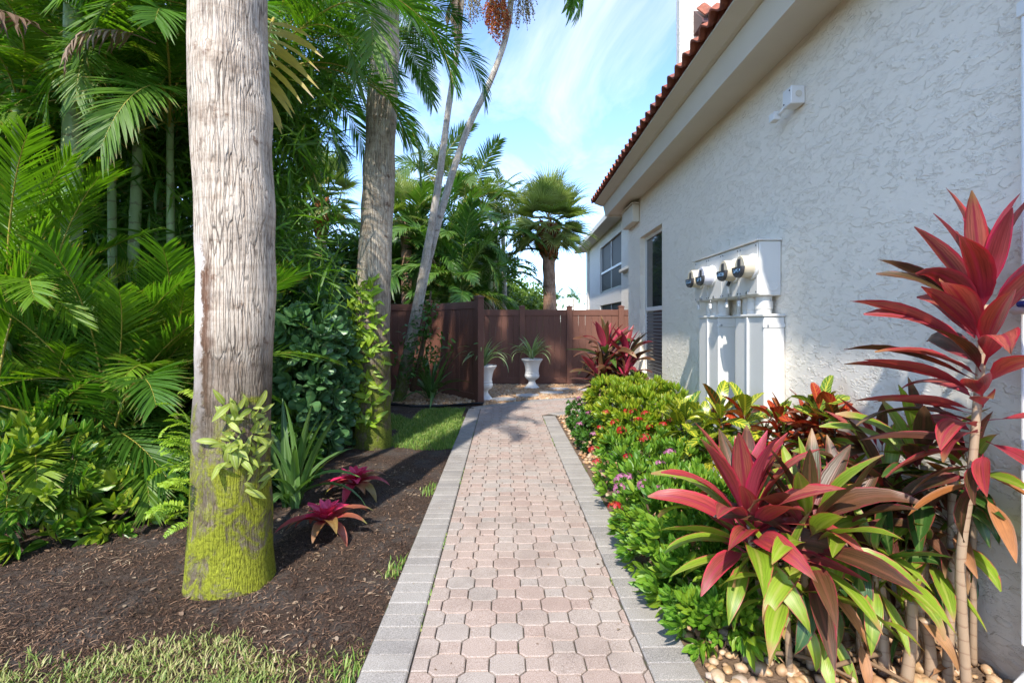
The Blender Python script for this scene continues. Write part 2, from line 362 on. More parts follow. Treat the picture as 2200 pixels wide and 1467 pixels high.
        n4 = m.noise(m.obj((1, 1, .05)), 60, 5, .7, .3); c = m.mix(m.ramp(n4, [(.36, .6), (.5, 0.0)]), c, m.mix(1.0, c, (.55, .47, .41), 'MULTIPLY')); c = m.mix(m.ramp(n4, [(.56, 0.0), (.72, .5)]), c, (.62, .56, .49))
        h = m.math('SUBTRACT', m.math('ADD', m.math('ADD', m.math('MULTIPLY', n3, .5), m.math('MULTIPLY', n4, .8)), n1), m.math('MULTIPLY', crack, .9))
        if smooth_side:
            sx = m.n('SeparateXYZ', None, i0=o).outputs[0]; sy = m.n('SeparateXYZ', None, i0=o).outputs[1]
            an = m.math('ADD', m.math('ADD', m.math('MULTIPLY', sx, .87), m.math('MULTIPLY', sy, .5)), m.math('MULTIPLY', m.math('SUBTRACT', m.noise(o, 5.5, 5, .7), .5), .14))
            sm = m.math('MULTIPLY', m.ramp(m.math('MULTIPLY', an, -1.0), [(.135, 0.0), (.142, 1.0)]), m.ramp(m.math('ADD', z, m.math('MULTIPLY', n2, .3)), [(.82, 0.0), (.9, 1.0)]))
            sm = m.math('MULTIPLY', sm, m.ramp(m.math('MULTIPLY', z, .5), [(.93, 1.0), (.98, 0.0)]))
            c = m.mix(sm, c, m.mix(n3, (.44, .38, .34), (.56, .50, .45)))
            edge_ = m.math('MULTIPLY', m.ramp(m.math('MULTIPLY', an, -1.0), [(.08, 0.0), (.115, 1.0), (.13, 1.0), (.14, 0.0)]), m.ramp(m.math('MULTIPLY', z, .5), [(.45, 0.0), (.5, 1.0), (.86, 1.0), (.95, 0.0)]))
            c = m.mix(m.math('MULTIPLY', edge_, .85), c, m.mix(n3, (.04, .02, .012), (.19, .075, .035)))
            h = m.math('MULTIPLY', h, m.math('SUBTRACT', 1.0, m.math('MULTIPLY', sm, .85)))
        zz_ = m.math('ADD', z, m.math('MULTIPLY', m.math('SUBTRACT', n2, .5), .9*mh))
        dm = m.ramp(m.math('DIVIDE', zz_, mh*2), [(.60, 1.0), (.90, 0.0)])
        c = m.mix(m.math('MULTIPLY', dm, m.ramp(m.noise(o, 9, 7, .72, .5), [(.3, 1.0), (.68, .6)])), c, m.mix(m.noise(o, 24, 5, .7), mossdark, (.10, .06, .035)))
        gr_ = m.math('SUBTRACT', 1.0, m.math('DIVIDE', z, mh*1.25)); mm = m.ramp(m.math('ADD', m.noise(o, 5.5, 9, .72, .6), m.math('MULTIPLY', m.math('SUBTRACT', gr_, .30), .36)), [(.46, 0.0), (.58, .95)])
        mm = m.math('MULTIPLY', mm, m.ramp(m.noise(m.obj((1, 1, .7)), 7.5, 8, .74, .8), [(.40, .05), (.50, 1.0)]))
        mn = m.noise(o, 55, 5, .75); c = m.mix(mm, c, m.ramp(mn, [(.3, tuple(x*.35 for x in moss)), (.5, moss), (.75, tuple(x*1.5 for x in moss))]))
        h = m.math('ADD', h, m.math('MULTIPLY', m.math('MULTIPLY', mm, mn), 2.0))
        return m.done(c, .9, m.bump(h, .6, .012), spec=.15)
    M['bark1'] = bark('palm_bark_pale', (.58, .49, .39), (.36, .285, .22), (.045, .03, .022), (.235, .25, .02), (.022, .022, .012), .85, True, .9)
    M['bark2'] = bark('palm_bark_tan', (.50, .43, .33), (.30, .235, .165), (.04, .028, .018), (.13, .16, .02), (.03, .026, .012), 1.05, False, .85)
    M['bark_thin'] = bark('palm_bark_ringed', (.54, .49, .41), (.33, .29, .23), (.07, .055, .04), (.12, .16, .03), (.11, .12, .035), .6, False, .35)
    def ringed(name, a, b, ring, sc):
        m = MT(name); o = m.obj(); z = m.n('SeparateXYZ', None, i0=o).outputs[2]
        w = m.math('FRACT', m.math('ADD', m.math('MULTIPLY', z, sc), m.math('MULTIPLY', m.noise(o, 9, 3), 1.1)))
        c = m.mix(m.noise(o, 4, 5), a, b); c = m.mix(m.ramp(w, [(0, .9), (.06, .55), (.16, 0.0)]), c, ring); c = m.mix(m.ramp(m.noise(o, 30, 4), [(.55, 0.0), (.8, .5)]), c, m.mix(1.0, c, (.6, .55, .4), 'MULTIPLY'))
        return m.done(c, .5, m.bump(w, .2, .004))
    M['cane'] = ringed('green_cane', (.17, .26, .06), (.33, .40, .19), (.14, .10, .04), 5.5)
    M['canestem'] = ringed('cordyline_stem', (.28, .185, .115), (.40, .29, .19), (.20, .11, .065), 19)
    M['drystem'] = simple('dry_stem', (.22, .135, .075), .85, .3, .5, 20, .6, 50)
    M['boot'] = simple('leaf_boots', (.34, .11, .035), .9, .2, .6, 14, .9, 30)
    M['fibretrunk'] = bark('cabbage_trunk', (.44, .27, .18), (.30, .17, .11), (.06, .03, .02), (.2, .1, .05), (.2, .1, .05), .05, False, .8)
    M['twig'] = simple('twig_bark', (.12, .085, .05), .9, .2, .5, 20, .5, 60)
    M['petiole'] = simple('palm_petiole', (.24, .30, .05), .5, .5, .3, 9)
    M['petiole_y'] = simple('palm_petiole_yellow', (.42, .33, .06), .5, .5, .3, 9)
    # leaves
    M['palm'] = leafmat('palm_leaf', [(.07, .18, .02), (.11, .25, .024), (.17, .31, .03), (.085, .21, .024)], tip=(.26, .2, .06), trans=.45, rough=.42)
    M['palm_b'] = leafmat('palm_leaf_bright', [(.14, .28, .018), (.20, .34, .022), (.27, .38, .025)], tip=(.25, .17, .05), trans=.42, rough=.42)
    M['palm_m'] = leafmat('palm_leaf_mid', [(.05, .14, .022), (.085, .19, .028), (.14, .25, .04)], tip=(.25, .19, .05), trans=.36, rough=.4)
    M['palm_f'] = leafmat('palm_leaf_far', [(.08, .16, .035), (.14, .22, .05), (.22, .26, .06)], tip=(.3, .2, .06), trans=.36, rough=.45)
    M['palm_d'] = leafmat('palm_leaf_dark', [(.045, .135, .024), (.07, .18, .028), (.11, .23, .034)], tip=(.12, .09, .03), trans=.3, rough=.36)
    M['palm_y'] = leafmat('palm_leaf_yellow', [(.42, .32, .02), (.48, .36, .03), (.32, .30, .03)], tip=(.45, .33, .2), trans=.35, rough=.45, blot=.35)
    M['palm_dead'] = leafmat('palm_leaf_dead', [(.26, .17, .10), (.38, .27, .18), (.17, .09, .05), (.46, .35, .25)], trans=.2, rough=.7, tcol=(1, .9, .7))
    M['fan'] = leafmat('fan_leaf', [(.23, .31, .07), (.31, .38, .10), (.40, .44, .15), (.17, .24, .06)], tip=(.34, .25, .12), trans=.32, rough=.42)
    M['clusia'] = leafmat('round_leaf', [(.075, .18, .075), (.11, .25, .09), (.15, .31, .10), (.09, .20, .095)], rib=(.11, .20, .07), trans=.15, rough=.3, spec=.5)
    M['shrub'] = leafmat('shrub_leaf', [(.05, .15, .014), (.10, .24, .018), (.22, .34, .025), (.38, .43, .04)], rib=(.26, .33, .06), trans=.28, rough=.3)
    M['under'] = leafmat('undergrowth_leaf', [(.035, .115, .014), (.06, .17, .018), (.10, .23, .024), (.05, .14, .022)], rib=(.08, .17, .04), trans=.25, rough=.32)
    M['fernleaf'] = leafmat('trunk_fern_leaf', [(.36, .44, .06), (.44, .50, .10), (.30, .41, .05)], rib=(.40, .44, .16), trans=.35, rough=.5)
    M['fernleaf2'] = leafmat('vine_leaf', [(.24, .42, .02), (.32, .50, .03), (.40, .53, .04)], rib=(.35, .45, .1), trans=.38, rough=.45)
    M['lily'] = leafmat('strap_leaf', [(.11, .22, .055), (.16, .29, .07), (.08, .17, .045)], rib=(.17, .27, .10), trans=.28, rough=.4)
    M['lily_pale'] = leafmat('pale_strap_leaf', [(.28, .37, .16), (.36, .44, .22), (.22, .31, .11)], rib=(.34, .42, .16), trans=.3, rough=.45)
    M['brom_red'] = leafmat('bromeliad_red', [(.78, .035, .15), (.82, .08, .20), (.72, .03, .12)], edge=(.66, .03, .10), trans=.22, rough=.32, tcol=(1.2, .6, .7))
    M['brom_out'] = leafmat('bromeliad_outer', [(.20, .25, .05), (.40, .08, .07), (.46, .03, .07)], base=(.50, .03, .08), tip=(.22, .20, .05), trans=.22, rough=.35, tcol=(1.1, 1, .6))
    M['cor_red'] = leafmat('cordyline_red', [(.40, .04, .04), (.50, .14, .10), (.26, .035, .03), (.40, .12, .06)], streak=.85, base=(.36, .02, .06), edge=(.42, .03, .05), rib=(.28, .03, .05), trans=.25, rough=.44, tip=(.30, .15, .06), tcol=(1.3, .7, .6))
    M['cor_pink'] = leafmat('cordyline_pink', [(.44, .03, .08), (.50, .08, .11), (.30, .05, .04)], base=(.52, .05, .12), edge=(.54, .03, .09), trans=.28, rough=.34, tcol=(1.3, .6, .7))
    M['cor_bronze'] = leafmat('cordyline_bronze', [(.10, .028, .020), (.085, .052, .018), (.14, .055, .025), (.06, .065, .016)], base=(.30, .02, .05), edge=(.22, .03, .035), rib=(.13, .05, .025), trans=.16, rough=.46, streak=.8, tip=(.26, .15, .07), tcol=(1.4, .8, .4), basepos=(.02, .4), edgepos=(.86, .99))
    M['cor_green'] = leafmat('cordyline_green', [(.22, .34, .025), (.30, .40, .035), (.15, .25, .02)], base=(.22, .08, .05), edge=(.42, .09, .07), rib=(.30, .34, .06), trans=.28, rough=.4, tip=(.34, .20, .08), basepos=(.02, .3), edgepos=(.85, 1.0))
    M['cor_dark'] = leafmat('cordyline_dark_green', [(.032, .085, .018), (.05, .12, .02), (.075, .15, .025)], base=(.16, .05, .04), edge=(.20, .05, .035), rib=(.10, .15, .04), trans=.2, rough=.3, basepos=(.02, .3), edgepos=(.86, .99))
    M['cor_dead'] = leafmat('cordyline_dead', [(.42, .19, .06), (.48, .33, .20), (.46, .14, .02)], edge=(.30, .14, .07), trans=.2, rough=.6, tcol=(1, .8, .5), blot=.5)
    M['cro_y'] = leafmat('croton_yellow', [(.10, .20, .015), (.17, .26, .02), (.30, .32, .03)], rib=(.55, .50, .04), veins=((.50, .46, .04), 9, 1.6, .07), trans=.22, rough=.28)
    M['cro_r'] = leafmat('croton_red', [(.30, .015, .012), (.42, .03, .015), (.16, .012, .012), (.05, .10, .02)], rib=(.45, .10, .02), veins=((.40, .12, .02), 8, 1.6, .04), trans=.2, rough=.28, tcol=(1.3, .6, .4))
    M['cro_g'] = leafmat('croton_green', [(.04, .14, .018), (.08, .19, .02), (.16, .24, .02)], rib=(.45, .44, .05), veins=((.38, .38, .05), 8, 1.6, .05), trans=.2, rough=.26)
    M['hedge'] = leafmat('hedge_leaf', [(.12, .25, .015), (.20, .33, .018), (.30, .40, .02), (.42, .42, .03)], rib=(.40, .42, .05), trans=.3, rough=.35)
    M['penta'] = leafmat('pentas_leaf', [(.075, .21, .018), (.12, .28, .02), (.19, .35, .025), (.28, .40, .03)], rib=(.20, .34, .05), trans=.3, rough=.4)
    for k, cc in (('fl_red', (.55, .012, .015)), ('fl_pink', (.60, .20, .38)), ('fl_white', (.72, .66, .64))):
        M[k] = leafmat(k, [cc, tuple(x*.75 for x in cc), tuple(min(1, x*1.15) for x in cc)], trans=.25, rough=.5, tcol=(1, 1, 1))
    M['berry'] = leafmat('palm_berry', [(.62, .09, .015), (.68, .16, .02), (.50, .05, .015), (.52, .22, .03)], trans=0, rough=.4)
    M['tree_far'] = leafmat('far_tree_leaf', [(.10, .20, .025), (.16, .27, .03), (.24, .33, .04), (.06, .13, .025)], trans=.35, rough=.5)
    M['tree_dark'] = leafmat('dark_tree_leaf', [(.035, .10, .018), (.055, .145, .022), (.085, .19, .026)], trans=.2, rough=.45)
build_materials()

# ------------------------------------------------------------------ ground
PO = Vector((.11, 0)); PT = Vector((-.0175, 1)).normalized(); PU = Vector((PT.y, -PT.x))
def pw(u, v, z=0): p = PO+PU*u+PT*v; return Vector((p.x, p.y, z))
FAR_EDGE = [(-.80, 8.38), (-.50, 8.68), (.0, 9.06), (.40, 9.33), (1.38, 9.63), (3.4, 9.98)]
NEAR_EDGE = [(.66, 7.66), (1.02, 7.98), (3.4, 8.36)]
def in_path(x, y):
    d = Vector((x, y))-PO; u, v = d.dot(PU), d.dot(PT)
    if abs(u) < .71 and v < 8.4: return True
    if x > -.8 and y > 7.6:
        for i in range(len(FAR_EDGE)-1):
            a, b = FAR_EDGE[i], FAR_EDGE[i+1]
            if a[0] <= x <= b[0]:
                yf = a[1]+(b[1]-a[1])*(x-a[0])/(b[0]-a[0])
                if y < yf:
                    if x < .66: return True
                    for j in range(len(NEAR_EDGE)-1):
                        c, e = NEAR_EDGE[j], NEAR_EDGE[j+1]
                        if c[0] <= x <= e[0]: return y > c[1]+(e[1]-c[1])*(x-c[0])/(e[0]-c[0])
    return False
def gz(x, y):
    if in_path(x, y): return -.07
    z = -.028+.016*mnoise.noise(Vector((x*1.7, y*1.7, 3)))+.012*mnoise.noise(Vector((x*7, y*7, 1)))
    if x < -.7: z += .05*max(0, min(1, (-x-.75)/1.2))
    return z
def build_ground():
    xs = [-300, -120, -50, -22, -12]+[-8+.06*i for i in range(178)]+[3.2, 6, 12, 25, 60, 300]
    ys = [-300, -60, -15, -4, -1]+[0+.07*i for i in range(180)]+[13, 15, 20, 30, 60, 130, 400]
    V = []; nx = len(xs)
    for y in ys:
        for x in xs: V.append((x, y, gz(x, y) if (-8 <= x <= 3 and 0 <= y <= 12.6) else -.03))
    Fc = [(j*nx+i, j*nx+i+1, (j+1)*nx+i+1, (j+1)*nx+i) for j in range(len(ys)-1) for i in range(nx-1)]
    me = bpy.data.meshes.new('ground'); me.from_pydata(V, [], Fc); me.materials.append(M['soil']); me.polygons.foreach_set('use_smooth', [True]*len(Fc))
    tag(part('ground', me), kind='structure')
build_ground()
def clip(poly, p, n):
    out = []
    for i in range(len(poly)):
        a, b = Vector(poly[i]), Vector(poly[(i+1) % len(poly)]); da, db = (a-p).dot(n), (b-p).dot(n)
        if da >= 0: out.append(a)
        if (da >= 0) != (db >= 0): out.append(a+(b-a)*(da/(da-db)))
    return out
def area(p): return abs(sum(p[i][0]*p[(i+1) % len(p)][1]-p[(i+1) % len(p)][0]*p[i][1] for i in range(len(p))))/2
def inset(poly, g):
    n = len(poly); c = sum((Vector(p) for p in poly), Vector((0, 0)))/n
    return [Vector(p)+(c-Vector(p)).normalized()*g*1.25 for p in poly]
def build_path():
    mb = MB()
    sheet = [pw(-.712, -.5), pw(-.712, 8.38)]+[Vector((a, b, 0)) for a, b in FAR_EDGE]+[Vector((a, b, 0)) for a, b in reversed(NEAR_EDGE)]+[pw(.712, -.5)]
    mb.add([(p.x, p.y, -.014) for p in sheet], [tuple(range(len(sheet)))[::-1]])
    root = part('path', mb.mesh('path', M['sand'])); tag(root, 'curving paver footpath with grey border', None, kind='structure')
    hw, hh, cx_, cy_ = .078, .0685, .028, .027
    octp = [(-hw, -hh+cy_), (-hw+cx_, -hh), (hw-cx_, -hh), (hw, -hh+cy_), (hw, hh-cy_), (hw-cx_, hh), (-hw+cx_, hh), (-hw, hh-cy_)]
    sqp = [(-.05, -.0415), (.05, -.0415), (.05, .0415), (-.05, .0415)]
    g = .0025
    ome = MB().prism(inset(octp, g), -.045, 0, .004).mesh('octagon_paver', M['paver'])
    sme = MB().prism(inset(sqp, g), -.045, 0, .004).mesh('square_paver', M['paver'])
    fe = []; off = .205
    for i in range(len(FAR_EDGE)-1):
        a, b = Vector(FAR_EDGE[i]), Vector(FAR_EDGE[i+1]); t = (b-a).normalized(); n = Vector((t.y, -t.x)); fe.append((a+n*off, n))
    nes = []
    for i in range(2):
        a, b = Vector(NEAR_EDGE[i]), Vector(NEAR_EDGE[i+1]); t = (b-a).normalized(); nes.append((a+Vector((-t.y, t.x))*off, Vector((-t.y, t.x))))
    W2 = lambda p: Vector((p[0], p[1]))
    counts = {'octagon_paver': 0, 'square_paver': 0}; rest = MB(); restv = []
    items = []
    for j in range(6, 95):
        for i in range(-5, 16):
            for nm, base, ou in (('octagon_paver', octp, 0), ('square_paver', sqp, .128)):
                u = i*.256+(j % 2)*.128+ou+.035; v = j*.11
                if abs(u) > .62 and v < 7.5: continue
                items.append((v+abs(u)*.1, nm, base, u, v))
    items.sort(key=lambda q: q[0])
    for _, nm, base, u, v in items:
        c = pw(u, v); poly = [PO+PU*(u+p[0])+PT*(v+p[1]) for p in base]; full = True
        pl = [(pw(-.5, 0).to_2d(), PU)]
        if c.y < 7.76: pl.append((pw(.5, 0).to_2d(), -PU))
        if c.y > 7.7:
            pl += fe
            if u > .42 and c.y > 7.76: pl.append(nes[0] if c.x < .95 else nes[1])
        a0 = area(poly); q = poly
        for p_, n_ in pl:
            q = clip(q, p_, n_)
            if len(q) < 3: break
        if len(q) < 3 or area(q) < .12*a0: continue
        full = area(q) > .985*a0
        counts[nm] += 1
        dz = rnd.uniform(-.003, .001); ang = rnd.uniform(-.008, .008)
        if counts[nm] > 300:
            rest.prism(inset([p for p in q], g), -.045+dz, dz, .004); continue
        if full:
            o = part(nm, ome if nm[0] == 'o' else sme, root, T(c+Vector((rnd.uniform(-.001, .001), 0, dz))) @ RZ(math.atan2(PU.y, PU.x)+ang) @ RX(rnd.uniform(-.012, .012)) @ RY(rnd.uniform(-.012, .012)))
        else:
            cc = sum(q, Vector((0, 0)))/len(q)
            me = MB().prism(inset([p-cc for p in q], g), -.045, 0, .004).mesh('cut_paver', M['paver'])
            part(nm, me, root, T((cc.x, cc.y, dz)))
    if rest.v:
        me = rest.mesh('far_pavers', M['paver']); at = me.attributes.new('var', 'FLOAT', 'POINT')
        at.data.foreach_set('value', [(math.sin(int(p[0]*9)*12.9+int(p[1]*9)*78.2)*43758) % 1 for p in rest.v]); part('far_paver', me, root, kind='stuff')
    bme = [MB().prism([(-.0995, -.0474+e), (.0995, -.0474-e), (.0995, .0474), (-.0995, .0474)], -.045, .002, .006).mesh('border_paver', M['border']) for e in (0, .001, -.001)]
    def bp(p, ang): part('border_paver', rnd.choice(bme), root, T((p[0], p[1], rnd.uniform(-.003, .002))) @ RZ(ang+rnd.uniform(-.006, .006)) @ RX(rnd.uniform(-.012, .012)))
    pa = math.atan2(PU.y, PU.x)
    for k in range(9, 84): p = pw(-.606, k*.1); bp(p, pa)
    for k in range(9, 77): p = pw(.606, k*.1+.03); bp(p, pa)
    def course(poly, inner, skip=0):
        pts = [Vector(p) for p in poly]; carry = .05+skip
        for i in range(len(pts)-1):
            a, b = pts[i], pts[i+1]; t = (b-a).normalized(); L = (b-a).length; n = Vector((t.y, -t.x))*inner; s = carry
            while s < L: bp(a+t*s+n*.1, math.atan2(n.y, n.x)); s += .1005
            carry = s-L
    course(FAR_EDGE, 1, .12); course(NEAR_EDGE, -1, .12)
build_path()

# ---- grass, mulch, stones
def blades(name, pts, hgt, wid, mat, var=None, lean=.6, parent=None):
    n = len(pts); tm = (np.array([(-.5, 0, 0), (.5, 0, 0), (-.4, .22, .55), (.4, .22, .55), (-.06, .6, .9), (.06, .6, .9)], float), np.array([(0, 1, 3, 2), (2, 3, 5, 4)]), np.array([(0, 0), (1, 0), (0, .5), (1, .5), (0, 1), (1, 1)], float))
    a = nrs.rand(n)*2*math.pi; h = hgt*(.5+nrs.rand(n)); w = wid*(.6+.8*nrs.rand(n)); le = lean*(.2+1.6*nrs.rand(n))
    ca, sa = np.cos(a), np.sin(a); Z = np.zeros(n)
    Ms = np.stack([np.stack([ca*w, -sa*h*le, Z], 1), np.stack([sa*w, ca*h*le, Z], 1), np.stack([Z, Z, h], 1)], 1)
    V, Q, U, W = mass(tm, Ms, pts, nrs.rand(n) if var is None else var)
    return np_mesh(name, V, Q, U, W, M[mat])
def lawn_front():
    pts = []
    while len(pts) < 46000:
        px = nrs.uniform(-600, 800); py = nrs.uniform(1340, 2150)
        bd = np.interp(px, [-600, 0, 130, 250, 380, 480, 600, 700, 790], [1520, 1445, 1425, 1398, 1372, 1352, 1400, 1385, 1365])+26*mnoise.noise(Vector((px*.02, 0, 0)))+12*mnoise.noise(Vector((px*.09, 0, 0)))
        if py < bd+nrs.uniform(-8, 30): continue
        p = G(px, py)
        if p.y < .9 or in_path(p.x-.02, p.y): continue
        dens = .5+.9*mnoise.noise(Vector((p.x*5, p.y*5, 0)))
        if nrs.rand() > .35+dens or (px > 600 and nrs.rand() < .55): continue
        pts.append((p.x, p.y, gz(p.x, p.y)-.003))
    pts = np.array(pts); v = np.clip(.55+.28*nrs.randn(len(pts))+np.array([.35*mnoise.noise(Vector((p[0]*4, p[1]*4, 9))) for p in pts]), 0, 1)
    tag(part('lawn', blades('lawn', pts, .028, .0056, 'grass', v, 1.2)), 'short sunlit yellowish lawn grass at the front of the mulch bed', 'grass', kind='stuff')
def grass_far():
    pts = []
    while len(pts) < 16000:
        x = nrs.uniform(-2.4, -.62); y = nrs.uniform(5.0, 8.75)
        if in_path(x-.01, y) or y > 8.25+.45*(x+1.2)+.2*mnoise.noise(Vector((x*2, 0, 4))): continue
        n = mnoise.noise(Vector((x*1.4, y*1.1, 5)))
        if y < 5.9+.5*n+.25*(x+.8) or (x < -1.5 and n < .1): continue
        pts.append((x, y, gz(x, y)-.003))
    for _ in range(900):
        y = nrs.uniform(1.9, 5.6); x = pw(-.72, y).x-abs(nrs.randn())*.05; pts.append((x, y, gz(x, y))) if mnoise.noise(Vector((0, y*2.2, 8))) > .22 else None
    pts = np.array(pts)
    tag(part('grass_patch', blades('grass_patch', pts, .045, .007, 'grass2', None, .7)), 'green grass patch beside the path below the brown fence', 'grass', kind='stuff')
def mulch():
    n = 42000; xs_ = []; 
    while len(xs_) < n:
        d = 1.6+9*nrs.rand()**1.9; x = nrs.uniform(-1.1*d-.3, -.62)
        if in_path(x-.01, d) or x < -4.2: continue
        xs_.append((x, d, gz(x, d)+.004))
    pts = np.array(xs_)
    tm = (np.array([(-.5, -.5, 0), (-.5, .5, .1), (0, -.5, .6), (0, .5, .7), (.5, -.3, .1), (.5, .3, 0)], float), np.array([(0, 2, 3, 1), (2, 4, 5, 3)]), np.zeros((6, 2)))
    a = nrs.rand(n)*6.283; L = .014+.045*nrs.rand(n)**2; w = .0015+.0045*nrs.rand(n)**2; h = .004+.01*nrs.rand(n)
    ca, sa, Z = np.cos(a), np.sin(a), np.zeros(n)
    Ms = np.stack([np.stack([ca*L, -sa*w, Z], 1), np.stack([sa*L, ca*w, Z], 1), np.stack([Z, Z, h], 1)], 1)
    patch = np.array([mnoise.noise(Vector((p[0]*2.2, p[1]*2.2, 2))) for p in pts]); v = np.clip(nrs.rand(n)**1.3*.9+.22*patch, 0, 1)
    V, Q, U, W = mass(tm, Ms, pts, v)
    tag(part('mulch_fibres', np_mesh('mulch_fibres', V, Q, U, W, M['fibre'], smooth=False)), 'dark brown shredded mulch around the thick palm trunk', 'mulch', kind='stuff')
    # leaf litter: small weeds and pale flakes
    n = 420; ts = np.array([(x, y, gz(x, y)+.008) for x, y in [(nrs.uniform(-3, -.75), nrs.uniform(2.1, 5)) for _ in range(n)] if not in_path(x, y)])
    lt = leaf_t(.028, .016, 3, 'ovate', .5, .2); Ms = frames(np.c_[nrs.randn(len(ts), 2), .3*nrs.rand(len(ts))], np.c_[.3*nrs.randn(len(ts), 2), np.ones(len(ts))])*(.4+nrs.rand(len(ts)))[:, None, None]
    V, Q, U, W = mass(lt, Ms, ts); tag(part('leaf_litter', np_mesh('leaf_litter', V, Q, U, W, M['palm_dead'])), 'pale dry leaf flakes scattered over the mulch', 'litter', kind='stuff')
lawn_front(); grass_far(); mulch()
def stone_mesh(seed, sub=2):
    bm = bmesh.new(); bmesh.ops.create_icosphere(bm, subdivisions=sub, radius=1); r = random.Random(seed)
    sc = (1, r.uniform(.65, .95), r.uniform(.42, .7)); o = Vector((r.random()*50, 0, 0))
    for v in bm.verts:
        k = 1+.22*mnoise.noise(v.co*1.3+o); v.co = Vector((v.co.x*sc[0]*k, v.co.y*sc[1]*k, v.co.z*sc[2]*k))
    bm.verts.index_update(); V = np.array([v.co[:] for v in bm.verts]); Q = np.array([[v.index for v in f.verts] for f in bm.faces]); bm.free(); return V, Q, np.zeros((len(V), 2))
ST = [stone_mesh(s) for s in range(5)]; ST1 = [stone_mesh(s+9, 1) for s in range(4)]
def stones_np(pts, size, tms):
    out = []; idx = nrs.randint(0, len(tms), len(pts))
    for k, tm in enumerate(tms):
        p = pts[idx == k]; n = len(p)
        if not n: continue
        Ms = frames(np.c_[nrs.randn(n, 2), .15*nrs.randn(n)], np.c_[.3*nrs.randn(n, 2), np.ones(n)])*(size*(.55+.9*nrs.rand(n)))[:, None, None]
        out.append(mass(tm, Ms, p))
    return join(out)
def gravel():
    # bed by the house wall
    def bed(name, poly, z, label):
        o = part(name, MB().add([(x, y, z) for x, y in poly], [tuple(range(len(poly)))]).mesh(name, M['bed'])); tag(o, label, kind='structure'); return o
    b1 = bed('gravel_bed', [(pw(.715, -.6).x, -.6), (2.02, -.6), (2.02, 8.0), (1.02, 7.94), (.67, 7.62)], -.012, 'river stone bed along the stucco wall')
    sm = [np_mesh('stone', t[0], t[1], None, None, M['stone']) for t in ST]
    near = []
    while len(near) < 290:
        y = nrs.uniform(1.55, 2.6); x = nrs.uniform(.78, 2.0)
        if x < .84+.0*y: continue
        near.append((x, y))
    for x, y in near:
        s = rnd.uniform(.018, .042); part('stone', rnd.choice(sm), b1, T((x, y, -.012+s*.35)) @ RZ(rnd.uniform(0, 6.28)) @ RX(rnd.gauss(0, .2)) @ S(s))
    pts = np.array([(x, y, -.004+.008*nrs.rand()) for x, y in [(nrs.uniform(.70, 2.0), nrs.uniform(1.2, 7.8)) for _ in range(3600)] if not in_path(x-.03, y)])
    V, Q, U, W = stones_np(pts, .024, ST1); part('small_stones', np_mesh('small_stones', V, Q, U, W, M['stone']), b1, kind='stuff')
    # bed before the far fence
    fpoly = [(-.58, 8.86), (-1.76, 10.45), (-1.9, 11.7), (4, 11.7), (4, 10.06)]+list(reversed(FAR_EDGE[1:]))
    b2 = bed('fence_gravel_bed', fpoly, -.016, 'pale river stone bed before the far brown fence')
    pts = []
    for _ in range(12000):
        x = nrs.uniform(-1.8, 3); y = nrs.uniform(8.7, 11.6)
        if in_path(x, y+.02) or in_path(x, y) or (x < -.5 and (x+.58)*.8+(y-8.86)*.59 < .04): continue
        if x < -.5 and y < 8.86: continue
        pts.append((x, y, -.006+.012*nrs.rand()))
    V, Q, U, W = stones_np(np.array(pts), .030, ST1); part('small_stones', np_mesh('small_stones', V, Q, U, W, M['stone']), b2, kind='stuff')
    # little bed under the fence lily
    lp = [(-2.35, 8.72), (-1.75, 8.45), (-1.2, 8.5), (-.66, 8.80), (-1.80, 10.3), (-2.9, 10.25)]
    b3 = bed('lily_gravel_bed', lp, .022, 'small stone bed under the strap leaved lily by the fence')
    pts = []
    for _ in range(2600):
        x = nrs.uniform(-2.5, -.66); y = nrs.uniform(8.45, 10.2)
        if (x+.60)*.8+(y-8.88)*.59 > -.04 or y < 8.48+.55*abs(x+1.45)**1.5: continue
        pts.append((x, y, .028+.012*nrs.rand()))
    V, Q, U, W = stones_np(np.array(pts), .030, ST1); part('small_stones', np_mesh('small_stones', V, Q, U, W, M['stone']), b3, kind='stuff')
    ed = [(-2.35, 8.68, .03), (-1.75, 8.42, .03), (-1.2, 8.46, .03), (-.9, 8.62, .03), (-.60, 8.80, .02), (-.50, 8.79, .02)]
    tag(part('lawn_edging', MB().tube(ed, .02, 6).mesh('lawn_edging', M['edging'])), 'black plastic edging between grass and lily stones', 'edging')
    for k, (px, py, w, l, lab) in enumerate([(1081, 858, .46, .36, 'stepping stone beside the half hidden urn'), (1134, 850, .52, .34, 'broad stepping stone next to the paver path curve'), (1184, 844, .48, .3, 'stepping stone right in front of the urn foot'), (1203, 836, .44, .28, 'stepping stone nearest the far brown fence'), (1262, 838, .5, .3, 'stepping stone behind the red leaved shrub')]):
        c = G(px, py, .01); r = random.Random(k); poly = []
        for i in range(9):
            a = 6.283*i/9; q = r.uniform(.85, 1.1); poly.append((w/2*q*math.cos(a), l/2*q*math.sin(a)))
        o = part('stepping_stone', MB().prism(poly, -.03, .022, .008).mesh('stepping_stone', M['slab']), None, T((c.x, c.y, .012))); tag(o, 'flat grey '+lab, 'stepping stone', 'stepping stones in the far gravel')
gravel()

